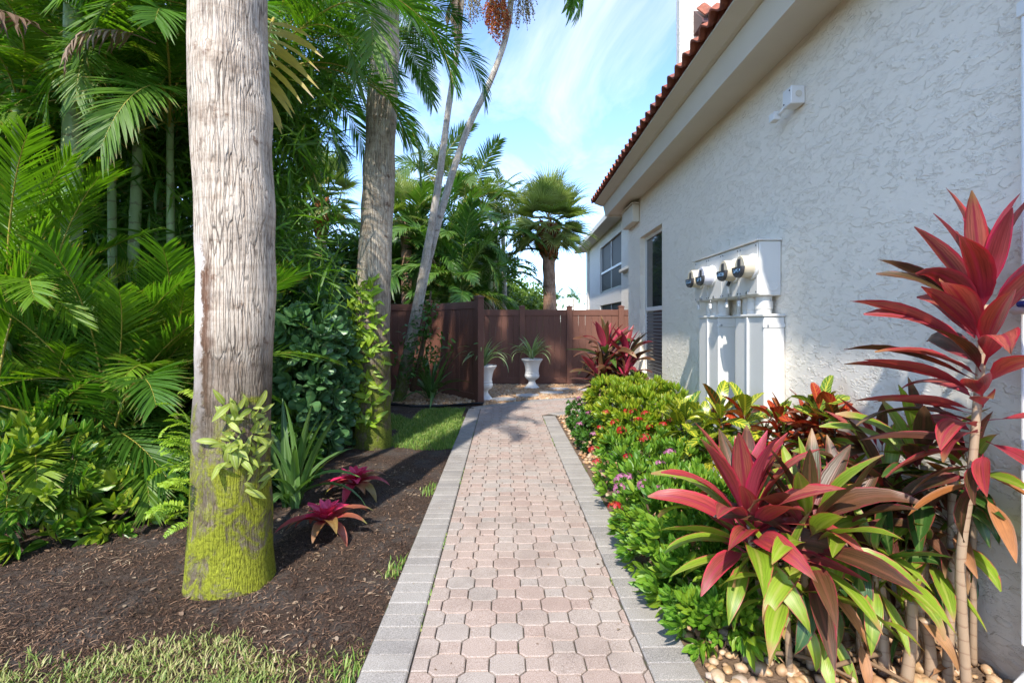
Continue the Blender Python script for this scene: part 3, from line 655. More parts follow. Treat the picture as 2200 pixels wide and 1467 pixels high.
# ------------------------------------------------------------------ house
WX, WEND = 2.02, 8.48
def build_house():
    h = thing('house', 'white stucco house with red barrel tile roof along the path', 'house', (WX, 4, 0))
    off = T((-WX, -4, 0))
    def hp(name, mb, *mats, parent=None, smooth=None, label=None):
        o = part(name, mb.mesh(name, *mats, smooth=smooth), parent or h, off if parent is None else None, label=label); return o
    wy0, wy1, wz0, wz1 = 6.58, 7.72, .56, 2.80
    # wall with a window opening
    mb = MB(); Y0 = -1.5; ZT = 3.42
    for (y0, y1, z0, z1) in ((Y0, wy0, -.1, ZT), (wy1, WEND, -.1, ZT), (wy0, wy1, -.1, wz0), (wy0, wy1, wz1, ZT)):
        mb.add([(WX, y0, z0), (WX, y1, z0), (WX, y1, z1), (WX, y0, z1)], [(0, 3, 2, 1)])
    d = WX+.13
    for a, b in (((wy0, wz0), (wy1, wz0)), ((wy1, wz0), (wy1, wz1)), ((wy1, wz1), (wy0, wz1)), ((wy0, wz1), (wy0, wz0))):
        mb.add([(WX, a[0], a[1]), (WX, b[0], b[1]), (d, b[0], b[1]), (d, a[0], a[1])], [(0, 1, 2, 3)])
    mb.add([(WX, WEND, -.1), (9, WEND, -.1), (9, WEND, ZT), (WX, WEND, ZT)], [(0, 1, 2, 3)])
    mb.add([(WX, Y0, -.1), (9, Y0, -.1), (9, Y0, ZT), (WX, Y0, ZT)], [(3, 2, 1, 0)])
    hp('wall', mb, M['stucco'])
    # window
    wp = thing('window', None, None); wp.parent = h; wp.matrix_basis = off
    for nm in ('label', 'category'):
        if nm in wp: del wp[nm]
    fr = MB(); x0, x1 = d-.05, d-.005
    for (y0, y1, z0, z1) in ((wy0, wy0+.05, wz0, wz1), (wy1-.05, wy1, wz0, wz1), (wy0+.05, wy1-.05, wz0, wz0+.05), (wy0+.05, wy1-.05, wz1-.05, wz1)): fr.box(x0, x1, y0, y1, z0, z1)
    part('frame', fr.mesh('window_frame', M['white']), wp)
    part('meeting_rail', MB().bbox(x0-.012, x1, wy0+.05, wy1-.05, 1.64, 1.70, .005).mesh('meeting_rail', M['white']), wp)
    part('pane', MB().box(d-.03, d-.024, wy0+.05, wy1-.05, 1.70, wz1-.05).mesh('pane', M['glass']), wp)
    part('pane', MB().box(d-.024, d-.018, wy0+.05, wy1-.05, wz0+.05, 1.64).mesh('pane', M['glass']), wp)
    part('sill', MB().bbox(WX-.03, d-.05, wy0-.02, wy1+.02, wz0-.04, wz0+.012, .006).mesh('sill', M['white']), wp)
    for z in [wz0+.07+.05*i for i in range(20)]:
        part('blind_slat', MB().box(d-.036, d-.031, wy0+.30, wy1-.06, z, z+.036).mesh('blind_slat', M['blind']), wp)
    # cornice profile swept along Y (soffit, fascia, upper band)
    ye = WEND+.40
    def sweep(prof, y0, y1):
        m_ = MB(); n = len(prof); V = [(x, y0, z) for x, z in prof]+[(x, y1, z) for x, z in prof]
        return m_.add(V, [(i, (i+1) % n, (i+1) % n+n, i+n) for i in range(n)]+[tuple(range(n))[::-1], tuple(range(n, 2*n))])
    hp('soffit', sweep([(2.6, 3.42), (1.74, 3.42), (1.74, 3.46), (2.6, 3.46)], Y0-.4, ye-.03), M['trim'])
    hp('fascia', sweep([(1.74, 3.385), (1.70, 3.385), (1.655, 3.575), (1.74, 3.575)], Y0-.4, ye), M['trim'])
    hp('fascia_cap', sweep([(1.72, 3.578), (1.615, 3.578), (1.50, 3.625), (1.50, 3.64), (1.72, 3.64)], Y0-.4, ye+.01), M['trim'])
    hp('end_fascia', MB().box(1.742, 6, ye-.028, ye-.002, 3.385, 3.60), M['trim'])
    hp('corner_bracket', MB().bbox(1.90, WX-.002, 7.72, 8.44, 3.06, 3.34, .012), M['trim'])
    hp('bracket_cap', MB().bbox(1.885, WX-.002, 7.70, 8.45, 3.342, 3.365, .006), M['trim'])
    hp('eave_return', MB().box(2.0, 2.6, WEND+.005, ye-.03, 3.36, 3.418), M['trim'])
    # roof deck and tiles
    sl = .42; ridge = 6.0
    hp('roof_deck', MB().add([(1.50, Y0-.4, 3.645), (1.50, ye, 3.645), (ridge, ye, 3.645+sl*(ridge-1.5)), (ridge, Y0-.4, 3.645+sl*(ridge-1.5))], [(0, 3, 2, 1)]), M['mortar'])
    pitch = .19; nT = int((ye+.05-(Y0-.4))/pitch)
    def bird(): 
        m_ = MB(); N_ = nT*8; V = []; 
        for i in range(N_+1):
            y = Y0-.4+i*pitch/8; w = .5-.5*math.cos(2*math.pi*i/8); V += [(1.515, y, 3.628), (1.500, y, 3.642+.062*w)]
        return m_.add(V, [(2*i, 2*i+1, 2*i+3, 2*i+2) for i in range(N_)])
    hp('eave_closure', bird(), M['mortar'])
    m_ = MB(); n = 10; L = .42; th = .016; pr = []
    for i in range(n+1): w = .5-.5*math.cos(2*math.pi*i/n); pr.append((i/n*pitch*1.06-.03*pitch, .062*w))
    V = []
    for x, e in ((0, 0), (L, .0)):
        for y, z in pr: V.append((x, y, z+th+e))
        for y, z in pr: V.append((x, y, z+e))
    k = n+1; F_ = []
    for i in range(n): F_ += [(i, 2*k+i, 2*k+i+1, i+1), (k+i, k+i+1, 3*k+i+1, 3*k+i), (i, i+1, k+i+1, k+i)]
    tile_me = m_.add(V, F_).mesh('roof_tile', M['tile'], smooth=40)
    roof = [o for o in h.children if o.name.startswith('roof_deck')][0]
    sa = math.atan(sl)
    for c in range(nT):
        for r_ in range(5):
            if r_*nT+c >= 300: continue
            s = r_*.34-.05; x = 1.50+s*math.cos(sa); z = 3.655+s*math.sin(sa)+.018*min(r_, 1)
            part('roof_tile', tile_me, roof, T((x+rnd.uniform(-.006, .006), Y0-.4+c*pitch, z)) @ RY(-sa) @ RZ(rnd.uniform(-.012, .012)))
    big = MB()
    for c in range(0): pass
    # downspout at the near end
    dy = 1.87; ds = MB()
    for i in range(4): ds.bbox(WX-.075, WX-.004, dy+.005-.0+i*-.026-.02, dy+.003+i*-.026, .22, 3.38, .006)
    hp('downspout', ds, M['white']); hp('downspout_strap', MB().bbox(WX-.082, WX-.003, dy-.105, dy+.012, 2.62, 2.68, .004), M['white'])
    hp('downspout_elbow', MB().tube([(WX-.04, dy-.05, .24), (WX-.05, dy-.05, .14), (WX-.12, dy-.05, .06), (WX-.22, dy-.05, .03)], .04, 12), M['white'], smooth=True)
    # upper tower wall with arched window and small tiled awning
    tx, ty = 2.40, 7.0; mb = MB(); mb.box(tx, 7, ty, 7.14, 3.9, 9.5)
    hp('upper_wall', mb, M['stucco_cream'])
    arc = MB(); cx_, cz_, r0, r1 = 2.90, 5.12, .33, .41; N_ = 20; V = []
    for i in range(N_+1):
        a = math.pi*i/N_
        for rr in (r0, r1):
            for yy in (ty-.05, ty-.002): V.append((cx_+rr*math.cos(a), yy, cz_+rr*math.sin(a)))
    F_ = []
    for i in range(N_):
        b_ = 4*i; F_ += [(b_, b_+4, b_+6, b_+2), (b_, b_+1, b_+5, b_+4), (b_+2, b_+6, b_+7, b_+3)]
    arc.add(V, F_); hp('arched_window_trim', arc, M['white'])
    gl = MB(); gl.add([(cx_, ty-.01, cz_)]+[(cx_+r0*math.cos(math.pi*i/N_), ty-.01, cz_+r0*math.sin(math.pi*i/N_)) for i in range(N_+1)], [(0, i+2, i+1) for i in range(N_)])
    hp('arched_pane', gl, M['glass'])
    for a in (45, 90, 135, 170):
        q = Vector((math.cos(R(a)), 0, math.sin(R(a)))); hp('muntin', MB().tube([(cx_, ty-.02, cz_), (cx_+q.x*r0, ty-.02, cz_+q.z*r0)], .012, 6), M['white'])
    aw = MB(); ax, az = 2.60, 5.62
    aw.add([(ax, ty-.32, az), (ax+1.1, ty-.32, az), (ax+1.1, ty-.003, az+.30), (ax, ty-.003, az+.30), (ax, ty-.32, az-.05), (ax+1.1, ty-.32, az-.05), (ax, ty-.003, az-.05), (ax+1.1, ty-.003, az-.05)], [(0, 1, 2, 3), (0, 4, 5, 1), (0, 3, 6, 4), (4, 6, 7, 5)])
    hp('awning', aw, M['copper'])
    for i in range(6): part('awning_tile', tile_me, h, off @ T((ax+.02+i*.19, ty-.36, az+.012)) @ RZ(R(90)) @ RY(-R(43)) @ T((0, -pitch, 0)))
build_house()
def build_security_light():
    t = thing('outdoor_light', 'small white wall box with swivel arm under the eave', 'wall light', (WX, 3.45, 2.96)); o = T((-WX, -3.45, -2.96))
    part('box', MB().bbox(WX-.10, WX-.003, 3.36, 3.47, 2.965, 3.09, .006).mesh('box', M['white']), t, o)
    part('knockout', MB().lathe([(.022, 0), (.022, .004)], 16, T((WX-.05, 3.358, 3.03)) @ RX(R(90))).mesh('knockout', M['trim']), t, o)
    part('arm', MB().tube([(WX-.08, 3.465, 2.985), (WX-.09, 3.50, 2.965), (WX-.10, 3.53, 2.955)], [.015, .012, .010], 10).mesh('arm', M['white'], smooth=True), t, o)
    part('lamp_head', MB().bbox(WX-.13, WX-.08, 3.525, 3.60, 2.92, 2.98, .005).mesh('lamp_head', M['white']), t, o)
    for y, z in ((3.38, 3.06), (3.45, 2.99)): part('screw', MB().lathe([(.006, 0), (.006, .003)], 8, T((WX-.10, y, z)) @ RY(R(-90))).mesh('screw', M['dgrey']), t, o)
build_security_light()
def build_meters():
    FX = 1.853; y0, y1, z0, z1 = 3.66, 4.93, 1.66, 2.07
    t = thing('electric_meter_cabinet', 'cream wall cabinet with four round electric meters and padlocks', 'meter cabinet', (WX, 4.2, 1.66)); o = T((-WX, -4.2, -1.66))
    def pp(name, mb, mat, smooth=None, parent=None): return part(name, mb.mesh(name, M[mat], smooth=smooth), parent or t, o if parent is None else None)
    pp('cabinet_body', MB().bbox(FX, WX-.003, y0, y1, z0, z1, .006), 'cabinet')
    pp('drip_cap', MB().bbox(FX-.022, WX-.002, y0-.015, y1+.02, z1+.001, z1+.016, .004), 'cabinet')
    for a, b in ((y0+.012, 3.965), (3.97, 4.29), (4.295, 4.60), (4.605, y1-.012)): pp('door_panel', MB().bbox(FX-.010, FX-.0005, a, b, z0+.012, z1-.012, .003), 'cabinet')
    pp('knockout', MB().lathe([(.042, 0), (.042, .003), (.034, .004), (.030, .002), (.02, .002)], 24, T((1.955, y0-.001, 1.735)) @ RX(R(90))), 'cabinet')
    for y, mt in ((3.74, 'cream'), (4.03, 'cream'), (4.50, 'lilac'), (4.76, 'cream')):
        B = T((FX-.010, y, 1.885)) @ RY(R(-90))
        pp('meter_ring', MB().lathe([(.098, 0), (.100, .008), (.096, .018), (.086, .022)], 32, B), 'white', 40)
        me = pp('meter', MB().lathe([(.086, .02), (.084, .090), (.078, .103), (.0, .1035)], 32, B, cap=False), mt, 40)
        part('meter_display', MB().box(FX-.119, FX-.1145, y-.022, y+.022, 1.885-.005, 1.885+.058).mesh('meter_display', M['dgrey']), me)
        fl = MB(); n = 16; V = []
        for i in range(n+1):
            a = math.pi+math.pi*i/n; V += [(FX-.135, y+.083*math.cos(a), 1.882+.080*math.sin(a)), (FX-.112, y+.088*math.cos(a), 1.882+.086*math.sin(a))]
        fl.add(V, [(2*i, 2*i+1, 2*i+3, 2*i+2) for i in range(n)]+[tuple(range(0, 2*n+2, 2))]); part('meter_cover', fl.mesh('meter_cover', M['dgrey']), me)
        part('meter_label', MB().box(FX-.1385, FX-.1355, y-.055, y+.055, 1.838, 1.868).mesh('meter_label', M['label']), me)
    for y in (3.95, 4.18, 4.52, 4.80, 3.72)[:4]:
        k = pp('padlock', MB().bbox(FX-.030, FX-.012, y-.018, y+.018, 1.585, 1.632, .004), 'white')
        V = [(FX-.021, y-.011, 1.632), (FX-.021, y-.012, 1.652), (FX-.021, y-.006, 1.664), (FX-.021, y+.006, 1.664), (FX-.021, y+.012, 1.652), (FX-.021, y+.011, 1.632)]
        part('shackle', MB().tube(V, .0035, 6).mesh('shackle', M['steel'], smooth=True), k)
    for a, b in ((3.672, 3.965), (3.97, 4.29), (4.295, 4.60), (4.605, 4.918)):
        for yy in (a+.02, b-.02):
            for zz_ in (z0+.03, z1-.03): pp('screw', MB().lathe([(.006, 0), (.005, .004)], 8, T((FX-.0095, yy, zz_)) @ RY(R(-90))), 'dgrey')
        pp('latch', MB().bbox(FX-.022, FX-.0102, (a+b)/2-.02, (a+b)/2+.02, z0+.016, z0+.042, .003), 'steel')
    pp('meter_seal', MB().bbox(FX-.05, FX-.035, 4.085, 4.115, 1.70, 1.755, .003), 'white'); pp('lever', MB().tube([(FX-.03, 4.10, 1.80), (FX-.045, 4.10, 1.765)], .014, 8), 'dgrey')
    # conduits and covers
    for y, r in ((3.755, .058), (3.91, .05), (4.02, .035), (4.47, .05), (4.62, .048), (4.76, .04)):
        pp('conduit', MB().lathe([(r, 1.50), (r, 1.56), (r*1.1, 1.562), (r*1.1, 1.62), (r, 1.622), (r, 1.665)], 20, T((WX-.085, y, 0))), 'cabinet', 40)
    pp('thin_conduit', MB().tube([(WX-.05, 4.24, -.02), (WX-.05, 4.24, 1.665)], .02, 10), 'cabinet', 40); pp('coupling', MB().tube([(WX-.05, 4.24, 1.0), (WX-.05, 4.24, 1.05)], .026, 10), 'cabinet', 40)
    for a, b, seams in ((3.61, 4.08, (3.85,)), (4.41, 4.86, (4.63,))):
        pp('conduit_cover', MB().bbox(FX+.008, WX-.003, a, b, -.03, 1.50, .006), 'cabinet')
        pp('cover_cap', MB().bbox(FX-.004, WX-.002, a-.012, b+.01, 1.501, 1.522, .005), 'cabinet')
        for s in seams: pp('seam_strip', MB().bbox(FX-.006, FX+.010, s-.012, s+.012, -.02, 1.498, .003), 'white')
        pp('strap', MB().bbox(FX+.0, WX-.002, a-.006, a+.004, 1.42, 1.45, .002), 'cabinet'); pp('bolt', MB().lathe([(.01, 0), (.008, .007)], 8, T((FX+.035, a-.006, 1.435)) @ RX(R(90))), 'steel')
build_meters()
# neighbouring building
def build_neighbour():
    h = thing('apartment_building', 'pale two storey building with screened balconies beyond the fence', 'building', (5, 24, 0)); off = T((-5, -24, 0)); NX = 4.2
    def hp(name, mb, mat, parent=None): return part(name, mb.mesh(name, M[mat]), parent or h, off if parent is None else None)
    w = MB(); Y0, Y1 = 18.7, 27.0
    for y0, y1, z0, z1 in ((Y0, Y1, -.1, .2), (Y0, Y1, 2.30, 2.87), (23.3, Y1, .2, 2.3), (23.3, Y1, 2.87, 5.0), (Y0, Y1, 5.0, 5.5)): w.box(NX, NX+.25, y0, y1, z0, z1)
    w.box(NX+.26, 12, Y1-.2, Y1-.01, -.1, 5.5); w.box(NX-.10, NX-.003, 26.5, Y1+.02, -.1, 5.45)
    hp('wall', w, 'stucco_cream')
    hp('end_block', MB().box(NX-.02, 9, 16.4, 18.69, -.1, 5.6), 'stucco'); hp('ledge', MB().bbox(NX-.18, NX-.022, 16.4, 18.4, 3.35, 3.47, .02), 'trim')
    e = MB(); e.add([(3.55, 15, 5.42), (3.55, 27.9, 5.42), (3.55, 27.9, 5.62), (3.55, 15, 5.62), (6.5, 15, 6.7), (6.5, 27.9, 6.7), (4.3, 15, 5.5), (4.3, 27.9, 5.5)], [(0, 3, 2, 1), (3, 4, 5, 2), (0, 1, 7, 6)])
    hp('eave', e, 'trim')
    for z0, z1 in ((.2, 2.3), (2.87, 5.0)):
        s = hp('screen', MB().box(NX+.10, NX+.11, Y0, 23.3, z0, z1), 'screen')
        for y in (Y0+.03, 21.0, 23.24): part('mullion', MB().box(NX+.06, NX+.098, y-.03, y+.03, z0, z1).mesh('mullion', M['white']), s)
        part('rail', MB().box(NX+.03, NX+.097, Y0+.065, 23.2, z0+.88, z0+.97).mesh('rail', M['white']), s)
        for i in range(22): y = Y0+.2+i*.2; part('baluster', MB().box(NX+.06, NX+.08, y, y+.03, z0+.1, z0+.88).mesh('baluster', M['dgrey']), s)
        part('bottom_rail', MB().box(NX+.05, NX+.097, Y0+.065, 23.2, z0+.02, z0+.09).mesh('bottom_rail', M['dgrey']), s)
build_neighbour()

# ------------------------------------------------------------------ fences
def fence(label, pts, height, panel_posts, board_w=.15):
    p0 = Vector(pts[0]); t = thing('vinyl_fence', label, 'fence', (p0.x, p0.y, 0))
    post_me = MB().bbox(-.065, .065, -.065, .065, -.05, height+.06, .006).mesh('post', M['fence']); cap_me = MB().add([(-.075, -.075, 0), (.075, -.075, 0), (.075, .075, 0), (-.075, .075, 0), (-.075, -.075, .02), (.075, -.075, .02), (.075, .075, .02), (-.075, .075, .02), (0, 0, .05)], [(3, 2, 1, 0), (0, 1, 5, 4), (1, 2, 6, 5), (2, 3, 7, 6), (3, 0, 4, 7), (4, 5, 8), (5, 6, 8), (6, 7, 8), (7, 4, 8)]).mesh('post_cap', M['fence'])
    for i in range(len(pts)):
        p = Vector(pts[i]); q = Vector(pts[min(i+1, len(pts)-1)]) if i < len(pts)-1 else p+(p-Vector(pts[i-1])); dd = (q-p); a = math.atan2(dd.y, dd.x)
        po = part('post', post_me, t, T((p.x-p0.x, p.y-p0.y, 0)) @ RZ(a)); part('post_cap', cap_me, po, T((0, 0, height+.061)))
        if i == len(pts)-1: break
        L = dd.length; B = T((p.x-p0.x, p.y-p0.y, 0)) @ RZ(a)
        for z0, z1, nm in ((height-.14, height, 'top_rail'), (.02, .16, 'bottom_rail')): part(nm, MB().bbox(.066, L-.066, -.024, .024, z0, z1, .005).mesh(nm, M['fence']), t, B)
        n = max(2, round((L-.13)/board_w)); bw = (L-.134)/n
        bme = MB().bbox(.0015, bw-.0015, -.0105, .0105, .15, height-.13, .0035).mesh('board', M['fence'])
        for k in range(n): part('board', bme, t, B @ T((.067+k*bw, rnd.uniform(-.0012, .0012), 0)))
    return t
fence('brown vinyl privacy fence with closed boards behind the white urn', [(x, 11.72) for x in (-3.2, -2.05, -.88, .245, 1.372, 2.61, 3.8)], 1.78, 0)
fence('angled brown vinyl fence ending in a thick post beside the path', [(-.60, 8.9), (-1.78, 10.5), (-3.5, 10.3), (-5.2, 10.1)], 1.86, 0)

# ------------------------------------------------------------------ urns
def urn(loc, label, seed):
    t = thing('garden_urn', label, 'urn', loc, 'white plaster urns in the gravel')
    prof = [(0, 0), (.165, 0), (.168, .03), (.15, .045), (.12, .075), (.085, .12), (.072, .165), (.085, .19), (.10, .205), (.14, .23), (.165, .27), (.165, .31), (.15, .335), (.155, .345), (.158, .36), (.148, .37), (.15, .42), (.162, .50), (.185, .57), (.215, .615), (.235, .64), (.24, .655), (.235, .668), (.215, .668), (.20, .645), (0, .64)]
    part('body', MB().lathe(prof, 40, cap=False).mesh('body', M['urn'], smooth=35), t)
    r = random.Random(seed); sm = [np_mesh('pebble', tm[0], tm[1], None, None, M['pebble']) for tm in ST1[:2]]
    for i in range(45): a, q = r.uniform(0, 6.28), .19*math.sqrt(r.random()); part('pebble', r.choice(sm), t, T((q*math.cos(a), q*math.sin(a), .655+r.uniform(0, .015))) @ RZ(a*3) @ S(r.uniform(.014, .026)))
    pl = thing('urn_plant', label.replace('urn', 'strap leaves growing in the urn', 1) if False else ('pale arching strap leaved plant in the urn '+('standing before the fence' if seed == 1 else 'half hidden behind the post')), 'potted plant', Vector(loc)+Vector((0, 0, .655)), 'plants in the urns')
    lm = [np_mesh('leaf', *leaf_t(L, .042, 8, 'strap', b, .35, seed=i), None, M['lily_pale']) for i, (L, b) in enumerate(((.55, 1.9), (.62, 2.3), (.48, .9), (.56, 2.6)))]
    for i in range(40):
        e = R(86-40*(i/40)**1.0+r.uniform(-8, 8)); part('leaf', lm[(i*7) % 4 if i > 9 else 2], pl, RZ(i*2.4+r.uniform(-.3, .3)) @ T((.015, 0, 0)) @ RY(-e) @ RX(r.uniform(-.4, .4)) @ S(r.uniform(1.0, 1.45)))
urn((.45, 11.0, -.01), 'white plaster garden urn standing in open gravel before the fence', 1)
urn((-.53, 9.32, -.01), 'white plaster garden urn half hidden behind the fence end post', 2)

# ------------------------------------------------------------------ plant generators
def frond_t(L=2.0, n=40, ll=.6, lw=.035, a0=.9, droop=1.6, phi=(65, 25), vee=.35, ld=.5, seed=0, t0=.2, segs=4, rr=.012, side=0.0, curl=0.0):
    """pinnate palm leaf: rachis from origin along +X rising at a0, drooping; returns V,Q,UV,mi"""
    r = np.random.RandomState(seed); K = 14; pts = []; p = np.zeros(3); sb = r.uniform(-1, 1)*side
    for k in range(K+1):
        t = k/K; a = a0-droop*t**1.25; b = sb*t; pts.append(p.copy()); p = p+L/K*np.array([math.cos(a)*math.cos(b), math.cos(a)*math.sin(b), math.sin(a)])
    pts = np.array(pts); V = []; Q = []; UV = []; mi = []
    for k in range(K+1):
        tg = pts[min(k+1, K)]-pts[max(k-1, 0)]; tg /= np.linalg.norm(tg); sd_ = np.cross([0, 0, 1.], tg); sd_ /= (np.linalg.norm(sd_)+1e-6); up = np.cross(tg, sd_); rad = rr*(1-.85*k/K)
        for dy, dz in ((1, 0), (0, 1), (-1, 0), (0, -1)): V.append(pts[k]+sd_*rad*dy+up*rad*dz*.8); UV.append((.5, .3))
    for k in range(K):
        for i in range(4): j = (i+1) % 4; Q.append((4*k+i, 4*k+j, 4*k+4+j, 4*k+4+i)); mi.append(1)
    for i in range(n):
        for sg in (-1, 1):
            tt = (i+.5+r.uniform(-.25, .25))/n; t = t0+(1-t0)*tt; f = t*K; k = min(int(f), K-1); q = pts[k]+(pts[k+1]-pts[k])*(f-k)
            tg = pts[k+1]-pts[k]; tg /= np.linalg.norm(tg); sd_ = np.cross([0, 0, 1.], tg); sd_ /= (np.linalg.norm(sd_)+1e-6); up = np.cross(tg, sd_)
            ph = R(phi[0]+(phi[1]-phi[0])*tt+r.uniform(-5, 5)); ve = vee*(1-.6*tt)+r.uniform(-.12, .12)
            d = tg*math.cos(ph)+(sd_*sg*math.cos(ve)+up*math.sin(ve))*math.sin(ph)
            le = ll*(.45+.55*math.sin(math.pi*min(1, .18+tt*.78)))*r.uniform(.88, 1.08); w = lw*r.uniform(.85, 1.15)
            nrm = up*math.cos(ve)-sd_*sg*math.sin(ve); wd = np.cross(nrm, d); wd /= np.linalg.norm(wd)+1e-6
            rl = r.uniform(-.5, .5); wd = wd*math.cos(rl)+np.cross(d, wd)*math.sin(rl); ldr = ld*r.uniform(.6, 1.4); o = len(V); c = q.copy(); dd = d.copy()
            for s in range(segs+1):
                st = s/segs; ws = w*(.45, 1, .95, .7, .08, .05)[s] if segs == 4 else w*max(.06, math.sin(math.pi*(st*.85+.15))**.7)
                fo = np.cross(wd, dd)*ws*.22
                for u, vv in ((0, -wd*ws*.5-fo), (1, wd*ws*.5-fo)): V.append(c+vv); UV.append((u, st))
                dd = dd+np.array([0, 0, -1.])*ldr/segs*(.4+st); 
                if curl: dd = dd+r.randn(3)*curl*st
                dd /= np.linalg.norm(dd); c = c+dd*le/segs
            for s in range(segs): Q.append((o+2*s, o+2*s+1, o+2*s+3, o+2*s+2)); mi.append(0)
    return np.array(V), np.array(Q), np.array(UV), np.array(mi)
def frond_mesh(mat, pet='petiole', **k):
    V, Q, U, mi = frond_t(**k); r = np.random.RandomState(k.get('seed', 0)+5)
    return np_mesh('frond', V, Q, U, r.rand(len(V))*.12, M[mat], M[pet], mi=mi)
def fan_t(pl=.7, n=44, bl=.75, w=.045, droop=.9, cup=.3, seed=0, rr=.012, span=140):
    r = np.random.RandomState(seed); V = []; Q = []; UV = []; mi = []
    K = 5
    for k in range(K+1):
        for dy, dz in ((1, 0), (0, 1), (-1, 0), (0, -1)): V.append(np.array([pl*k/K, dy*rr*(1-.5*k/K), dz*rr*.7-.06*pl*(k/K)**2])); UV.append((.5, .3))
    for k in range(K):
        for i in range(4): j = (i+1) % 4; Q.append((4*k+i, 4*k+j, 4*k+4+j, 4*k+4+i)); mi.append(1)
    hub = np.array([pl, 0, -.06*pl])
    for i in range(n):
        a = R(-span+2*span*(i+.5)/n); d = np.array([math.cos(a), math.sin(a), cup*(.3+abs(math.sin(a)))]); d /= np.linalg.norm(d)
        wd = np.array([-math.sin(a), math.cos(a), (.5 if i % 2 else -.5)]); wd /= np.linalg.norm(wd); le = bl*(1-.28*abs(a)/R(span))*r.uniform(.9, 1.08); o = len(V); c = hub+np.array([.12*bl*math.cos(a*.3)*0, 0, 0]); dd = d.copy(); dr = droop*r.uniform(.6, 1.5)
        for s in range(6):
            st = s/5; ws = w*(.35, .95, .85, .5, .26, .05)[s]
            for u, sg in ((0, -.5), (1, .5)): V.append(c+wd*ws*sg); UV.append((u, st))
            dd = dd+np.array([0, 0, -1.])*dr*max(0, st-.25)*.75; dd /= np.linalg.norm(dd); c = c+dd*le/5
        for s in range(5): Q.append((o+2*s, o+2*s+1, o+2*s+3, o+2*s+2)); mi.append(0)
    return np.array(V), np.array(Q), np.array(UV), np.array(mi)
def fan_mesh(mat, pet='petiole', **k):
    V, Q, U, mi = fan_t(**k); return np_mesh('fan_leaf', V, Q, U, np.random.RandomState(k.get('seed', 0)).rand(len(V))*.15, M[mat], M[pet], mi=mi)
# frond libraries: keys up / arch / hang
def flib(mat, pet, L, n, ll, lw, seed=0, ld=.5):
    return {'up': [frond_mesh(mat, pet, L=L, n=n, ll=ll, lw=lw, a0=1.35, droop=.9, seed=seed+i, ld=ld*.7, side=.3) for i in range(2)],
            'arch': [frond_mesh(mat, pet, L=L, n=n, ll=ll, lw=lw, a0=1.0, droop=1.75, seed=seed+5+i, ld=ld, side=.5) for i in range(3)],
            'hang': [frond_mesh(mat, pet, L=L, n=n, ll=ll, lw=lw, a0=.55, droop=2.1, seed=seed+10+i, ld=ld*1.2, side=.6) for i in range(3)]}
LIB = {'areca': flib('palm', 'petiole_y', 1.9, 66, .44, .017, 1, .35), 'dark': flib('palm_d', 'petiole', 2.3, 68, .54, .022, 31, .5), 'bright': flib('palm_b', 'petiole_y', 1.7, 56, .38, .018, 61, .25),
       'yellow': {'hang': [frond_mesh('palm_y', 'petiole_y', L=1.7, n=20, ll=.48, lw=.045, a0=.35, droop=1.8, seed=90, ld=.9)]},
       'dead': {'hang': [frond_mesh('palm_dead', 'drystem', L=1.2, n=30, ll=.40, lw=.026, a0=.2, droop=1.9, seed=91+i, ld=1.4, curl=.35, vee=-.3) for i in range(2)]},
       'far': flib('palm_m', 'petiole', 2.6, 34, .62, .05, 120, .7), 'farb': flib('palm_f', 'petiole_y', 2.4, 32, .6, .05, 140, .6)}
def add_frond(root, lib, kind, at, az, sc=1.0, tilt=0.0, name='frond', label=None, roll=0.0):
    me = rnd.choice(LIB[lib][kind]); return part(name, me, root, T(at) @ RZ(az) @ RY(-tilt) @ RX(roll) @ S(sc), label=label)
def crown(root, at, lib, n, sc=1.0, mix=('up', 'arch', 'arch', 'hang'), az0=0.0, az1=6.283, jit=.3):
    for i in range(n):
        k = mix[min(len(mix)-1, int(i/n*len(mix)))]; az = az0+(az1-az0)*((i*.618) % 1)+rnd.uniform(-jit, jit)
        add_frond(root, lib, k, Vector(at)+Vector((rnd.uniform(-.03, .03), rnd.uniform(-.03, .03), -.25*i/n*sc)), az, sc*rnd.uniform(.8, 1.12), rnd.uniform(-.2, .15), roll=rnd.uniform(-.35, .35))
def trunk_mesh(name, pts, rads, mat, n=40, sub=60, wob=.12, seed=0):
    P_ = [Vector(p) for p in pts]; m = len(P_)-1; pp = []; rr = []
    for k in range(sub+1):
        f = k/sub*m; i = min(int(f), m-1); t = f-i
        p0, p1, p2, p3 = P_[max(i-1, 0)], P_[i], P_[i+1], P_[min(i+2, m)]
        pp.append(.5*((2*p1)+(p2-p0)*t+(2*p0-5*p1+4*p2-p3)*t*t+(3*p1-p0-3*p2+p3)*t**3)); rr.append(rads[i]+(rads[i+1]-rads[i])*t)
    return MB().tube(pp, rr, n, True, wob, seed).mesh(name, M[mat], smooth=True)

